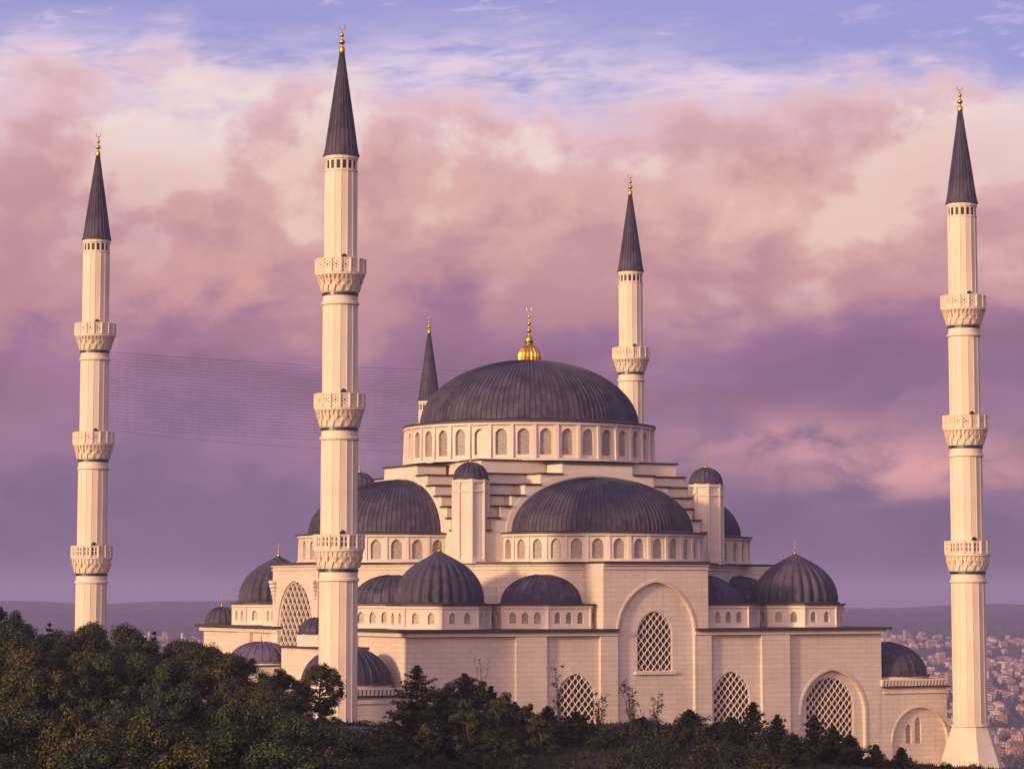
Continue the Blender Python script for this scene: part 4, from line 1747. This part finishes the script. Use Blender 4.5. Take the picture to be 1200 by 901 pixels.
# low dark-roofed shed behind the left edge of the ridge
shed = empty('low_building', (0, 0, 0), 0)
x, y, z = spot(-0.0545, 288)
shed.location = (x, y, z)
shed.rotation_euler = (0, 0, radians(-8))
mb = MB()
mb.box(-4.6, 4.6, -2.5, 2.5, -3.5, -0.55)
mb.build('wall', M['house_cream'], shed)
mb = MB()
mb.add([(-5.0, -3.2, -0.95), (5.0, -3.2, -1.3), (5.0, 3.0, 0.10), (-5.0, 3.0, 0.55), (-5.0, -3.2, -0.8), (5.0, -3.2, -1.15), (5.0, 3.0, 0.25), (-5.0, 3.0, 0.70)],
       [(0, 3, 2, 1), (4, 5, 6, 7), (0, 1, 5, 4), (1, 2, 6, 5), (2, 3, 7, 6), (3, 0, 4, 7)])
plain('slate_roof', (0.055, 0.048, 0.065), 0.5)
mb.build('roof', M['slate_roof'], shed)
tag(shed, 'low building with dark slate-blue roof half buried in shrubs below the nearest minaret', 'building')


# ------------------------------------------------------------------ distant town
def house_mb(kind, rnd):
    """walls 0, roof 1, windows 2"""
    mb = MB()
    w = rnd.uniform(9, 15)
    d = rnd.uniform(9, 13)
    fl = {'tiled': rnd.randint(2, 3), 'flat': rnd.randint(2, 4), 'block': rnd.randint(6, 8)}[kind]
    h = fl * 3.0
    mb.box(-w / 2, w / 2, -d / 2, d / 2, -12, h)
    if kind == 'tiled':
        e, rh = 0.6, rnd.uniform(1.8, 3.0)
        vs = [(-w / 2 - e, -d / 2 - e, h + 0.02), (w / 2 + e, -d / 2 - e, h + 0.02), (w / 2 + e, d / 2 + e, h + 0.02), (-w / 2 - e, d / 2 + e, h + 0.02), (-w / 4, 0, h + rh), (w / 4, 0, h + rh)]
        mb.add(vs, [(0, 1, 5, 4), (1, 2, 5), (2, 3, 4, 5), (3, 0, 4), (0, 3, 2, 1)], 1)
    else:
        mb.box(-w / 2 - 0.2, w / 2 + 0.2, -d / 2 - 0.2, d / 2 + 0.2, h + 0.02, h + 0.7, 1)
        mb.box(-1.8, 1.5, -1.5, 1.7, h + 0.72, h + 3.0, 0)
    for f in range(fl):
        z = f * 3.0 + 0.9
        for sx in (-1, 1):
            n = int(w / 3)
            for i in range(n):
                x = -w / 2 + (i + 0.5) * w / n
                mb.box(x - 0.7, x + 0.7, sx * (d / 2 + 0.02) - 0.06, sx * (d / 2 + 0.02) + 0.06, z, z + 1.5, 2)
            n = int(d / 3.4)
            for i in range(n):
                y = -d / 2 + (i + 0.5) * d / n
                mb.box(sx * (w / 2 + 0.02) - 0.06, sx * (w / 2 + 0.02) + 0.06, y - 0.65, y + 0.65, z, z + 1.5, 2)
    return mb


rnd = random.Random(2024)
KINDS = [('tiled', 'house_cream', 'roof_tile', 'small distant house with red tiled hip roof in the hazy town', 'red roofed houses of the far town'),
         ('tiled', 'house_white', 'roof_tile', 'small distant house with red tiled hip roof in the hazy town', 'red roofed houses of the far town'),
         ('flat', 'house_ochre', 'roof_grey', 'distant flat-roofed apartment house of a few storeys in the hazy town', 'flat roofed houses of the far town'),
         ('flat', 'house_white', 'roof_grey', 'distant flat-roofed apartment house of a few storeys in the hazy town', 'flat roofed houses of the far town'),
         ('block', 'house_cream', 'roof_grey', 'tall pale apartment block standing out in the distant hazy town', 'tall blocks of the far town')]
hp = []
for k, wm, rm, lab, grp in KINDS:
    for v in range(2):
        o = house_mb(k, rnd).build('house' if k != 'block' else 'apartment_block', [M[wm], M[rm], M['house_window']])
        hp.append([o, lab, grp, False, k])
tries, n_house = 0, 0
taken = []
cands = []
while len(cands) < 1100 and tries < 60000:
    tries += 1
    if rnd.random() < 0.94:
        ratio = rnd.uniform(0.113, 0.198)
        dd = 2250 + 3900 * rnd.random() ** 1.25
    else:
        ratio = rnd.uniform(-0.15, -0.095)
        dd = rnd.uniform(3600, 6000)
    x, y = ratio * dd, dd
    gap = 15 + dd * 0.0028
    ok = True
    for (a, b) in taken[-700:]:
        if abs(a - x) < gap and abs(b - y) < gap * 1.3:
            ok = False
            break
    if not ok or vnoise(x / 90 + 7, y / 170) < -0.12:
        continue
    taken.append((x, y))
    cands.append((dd, x, y))
cands.sort()
far = MB()
for idx, (dd, x, y) in enumerate(cands):
    z = ground_z(x, y)
    q = rnd.random()
    pick = rnd.choice(hp[:4]) if q < 0.5 else (rnd.choice(hp[4:8]) if q < 0.955 else rnd.choice(hp[8:]))
    rz = rnd.choice((0.2, 0.35, -0.5, 0.9, -1.1)) + rnd.uniform(-0.15, 0.15)
    s = rnd.uniform(0.7, 1.1) * (1.0 if dd > 2800 else 1.15)
    if idx < 300:
        if pick[3]:
            o = pick[0].copy()
            COL.objects.link(o)
        else:
            o = pick[0]
            pick[3] = True
        o.location = (x, y, z)
        o.rotation_euler = (0, 0, rz)
        o.scale = (s, s, s)
        tag(o, pick[1], 'house' if pick[4] != 'block' else 'apartment block', pick[2])
    else:
        w, dp, h = rnd.uniform(8, 14) / 2, rnd.uniform(8, 12) / 2, rnd.uniform(5, 11) if q < 0.965 else rnd.uniform(15, 26)
        c, sn = cos(rz), sin(rz)
        base = [(-w, -dp), (w, -dp), (w, dp), (-w, dp)]
        pts = [(x + a * c - b * sn, y + a * sn + b * c) for a, b in base]
        wall = rnd.choice((0, 1, 2, 0))
        far.prism(pts, z - 12, z + h, wall, top=False, bottom=False)
        top = [(x + a * 1.06 * c - b * 1.06 * sn, y + a * 1.06 * sn + b * 1.06 * c) for a, b in base]
        if q < 0.5:
            vs = [(a, b, z + h) for a, b in top] + [(x, y, z + h + 2.4)]
            far.add(vs, [(0, 1, 4), (1, 2, 4), (2, 3, 4), (3, 0, 4)], 3)
        else:
            far.prism(top, z + h, z + h + 0.6, 4, bottom=False)
        for f in range(int(h / 3.2)):
            zz = z + 0.9 + f * 3.2
            o2 = far
            for sg in (-1, 1):
                e = sg * (dp + 0.05)
                o2.add([(x + a * c - e * sn, y + a * sn + e * c, zh) for a, zh in ((-w * 0.85, zz), (w * 0.85, zz), (w * 0.85, zz + 1.3), (-w * 0.85, zz + 1.3))], [(0, 1, 2, 3) if sg < 0 else (3, 2, 1, 0)], 5)
for p in hp:
    if not p[3]:
        bpy.data.objects.remove(p[0])
tag(far.build('far_houses', [M['house_cream'], M['house_white'], M['house_ochre'], M['roof_tile'], M['roof_grey'], M['house_window']]),
    'hazy mass of tiny houses on the far hillsides', 'houses', kind='stuff')

# trees between the houses: one far-off mass
mb = MB()
rnd = random.Random(31)
for i in range(9000):
    if rnd.random() < 0.85:
        ratio, dd = rnd.uniform(0.108, 0.20), 1900 + 6000 * rnd.random() ** 1.2
    else:
        ratio, dd = rnd.uniform(-0.16, -0.09), rnd.uniform(3200, 7000)
    x, y = ratio * dd, dd
    z = ground_z(x, y)
    R = rnd.uniform(3, 7)
    for q in range(9):
        v = Vector((rnd.gauss(0, 1), rnd.gauss(0, 1), rnd.gauss(0, 0.7)))
        leaf_quad(mb, (x + v.x * R * 0.6, y + v.y * R * 0.6, z + R * 0.6 + v.z * R * 0.5), v, R * 0.8, rnd)
tag(mb.build('far_trees', M['pine_needles']), 'dark tree clumps scattered between the distant houses', 'trees', kind='stuff')

# two small white minarets and a dome far off on the left, just above the wood
for i, (ratio, dd, top) in enumerate(((-0.1283, 4900, -54), (-0.1166, 5000, -57))):
    x, y = ratio * dd, dd
    z = ground_z(x, y)
    h = top - z
    r = empty('distant_minaret', (x, y, z))
    mb = MB()
    mb.lathe([(2.4, -8), (2.4, h * 0.55), (3.6, h * 0.58), (3.6, h * 0.62), (2.1, h * 0.63), (2.0, h * 0.80)], 10)
    mb.build('shaft', M['house_white'], r)
    mb = MB()
    mb.lathe([(2.3, h * 0.80), (0.05, h)], 10)
    mb.build('cone_roof', M['lead'], r)
    tag(r, ('tiny pale minaret far off behind the wood, the left one of two', 'tiny pale minaret far off behind the wood, close left of the mosque')[i], 'minaret')

# ------------------------------------------------------------------ haze
mb = MB()
mb.box(-9000, 9000, -3000, 32000, -420, 88)
hz = mb.build('haze', None)
hz.data.materials.clear()
hm = bpy.data.materials.new('haze_air')
hm.use_nodes = True
t = NT(hm.node_tree)
pv = t.n('ShaderNodeVolumePrincipled')
pv.inputs['Color'].default_value = (0.41, 0.375, 0.61, 1)
pv.inputs['Density'].default_value = 0.00012
pv.inputs['Anisotropy'].default_value = 0.0
ho = t.n('ShaderNodeOutputMaterial')
t.put(ho.inputs['Volume'], pv.outputs[0])
hz.data.materials.append(hm)
tag(hz, 'pale violet evening haze over the town and hills', 'haze', kind='stuff')
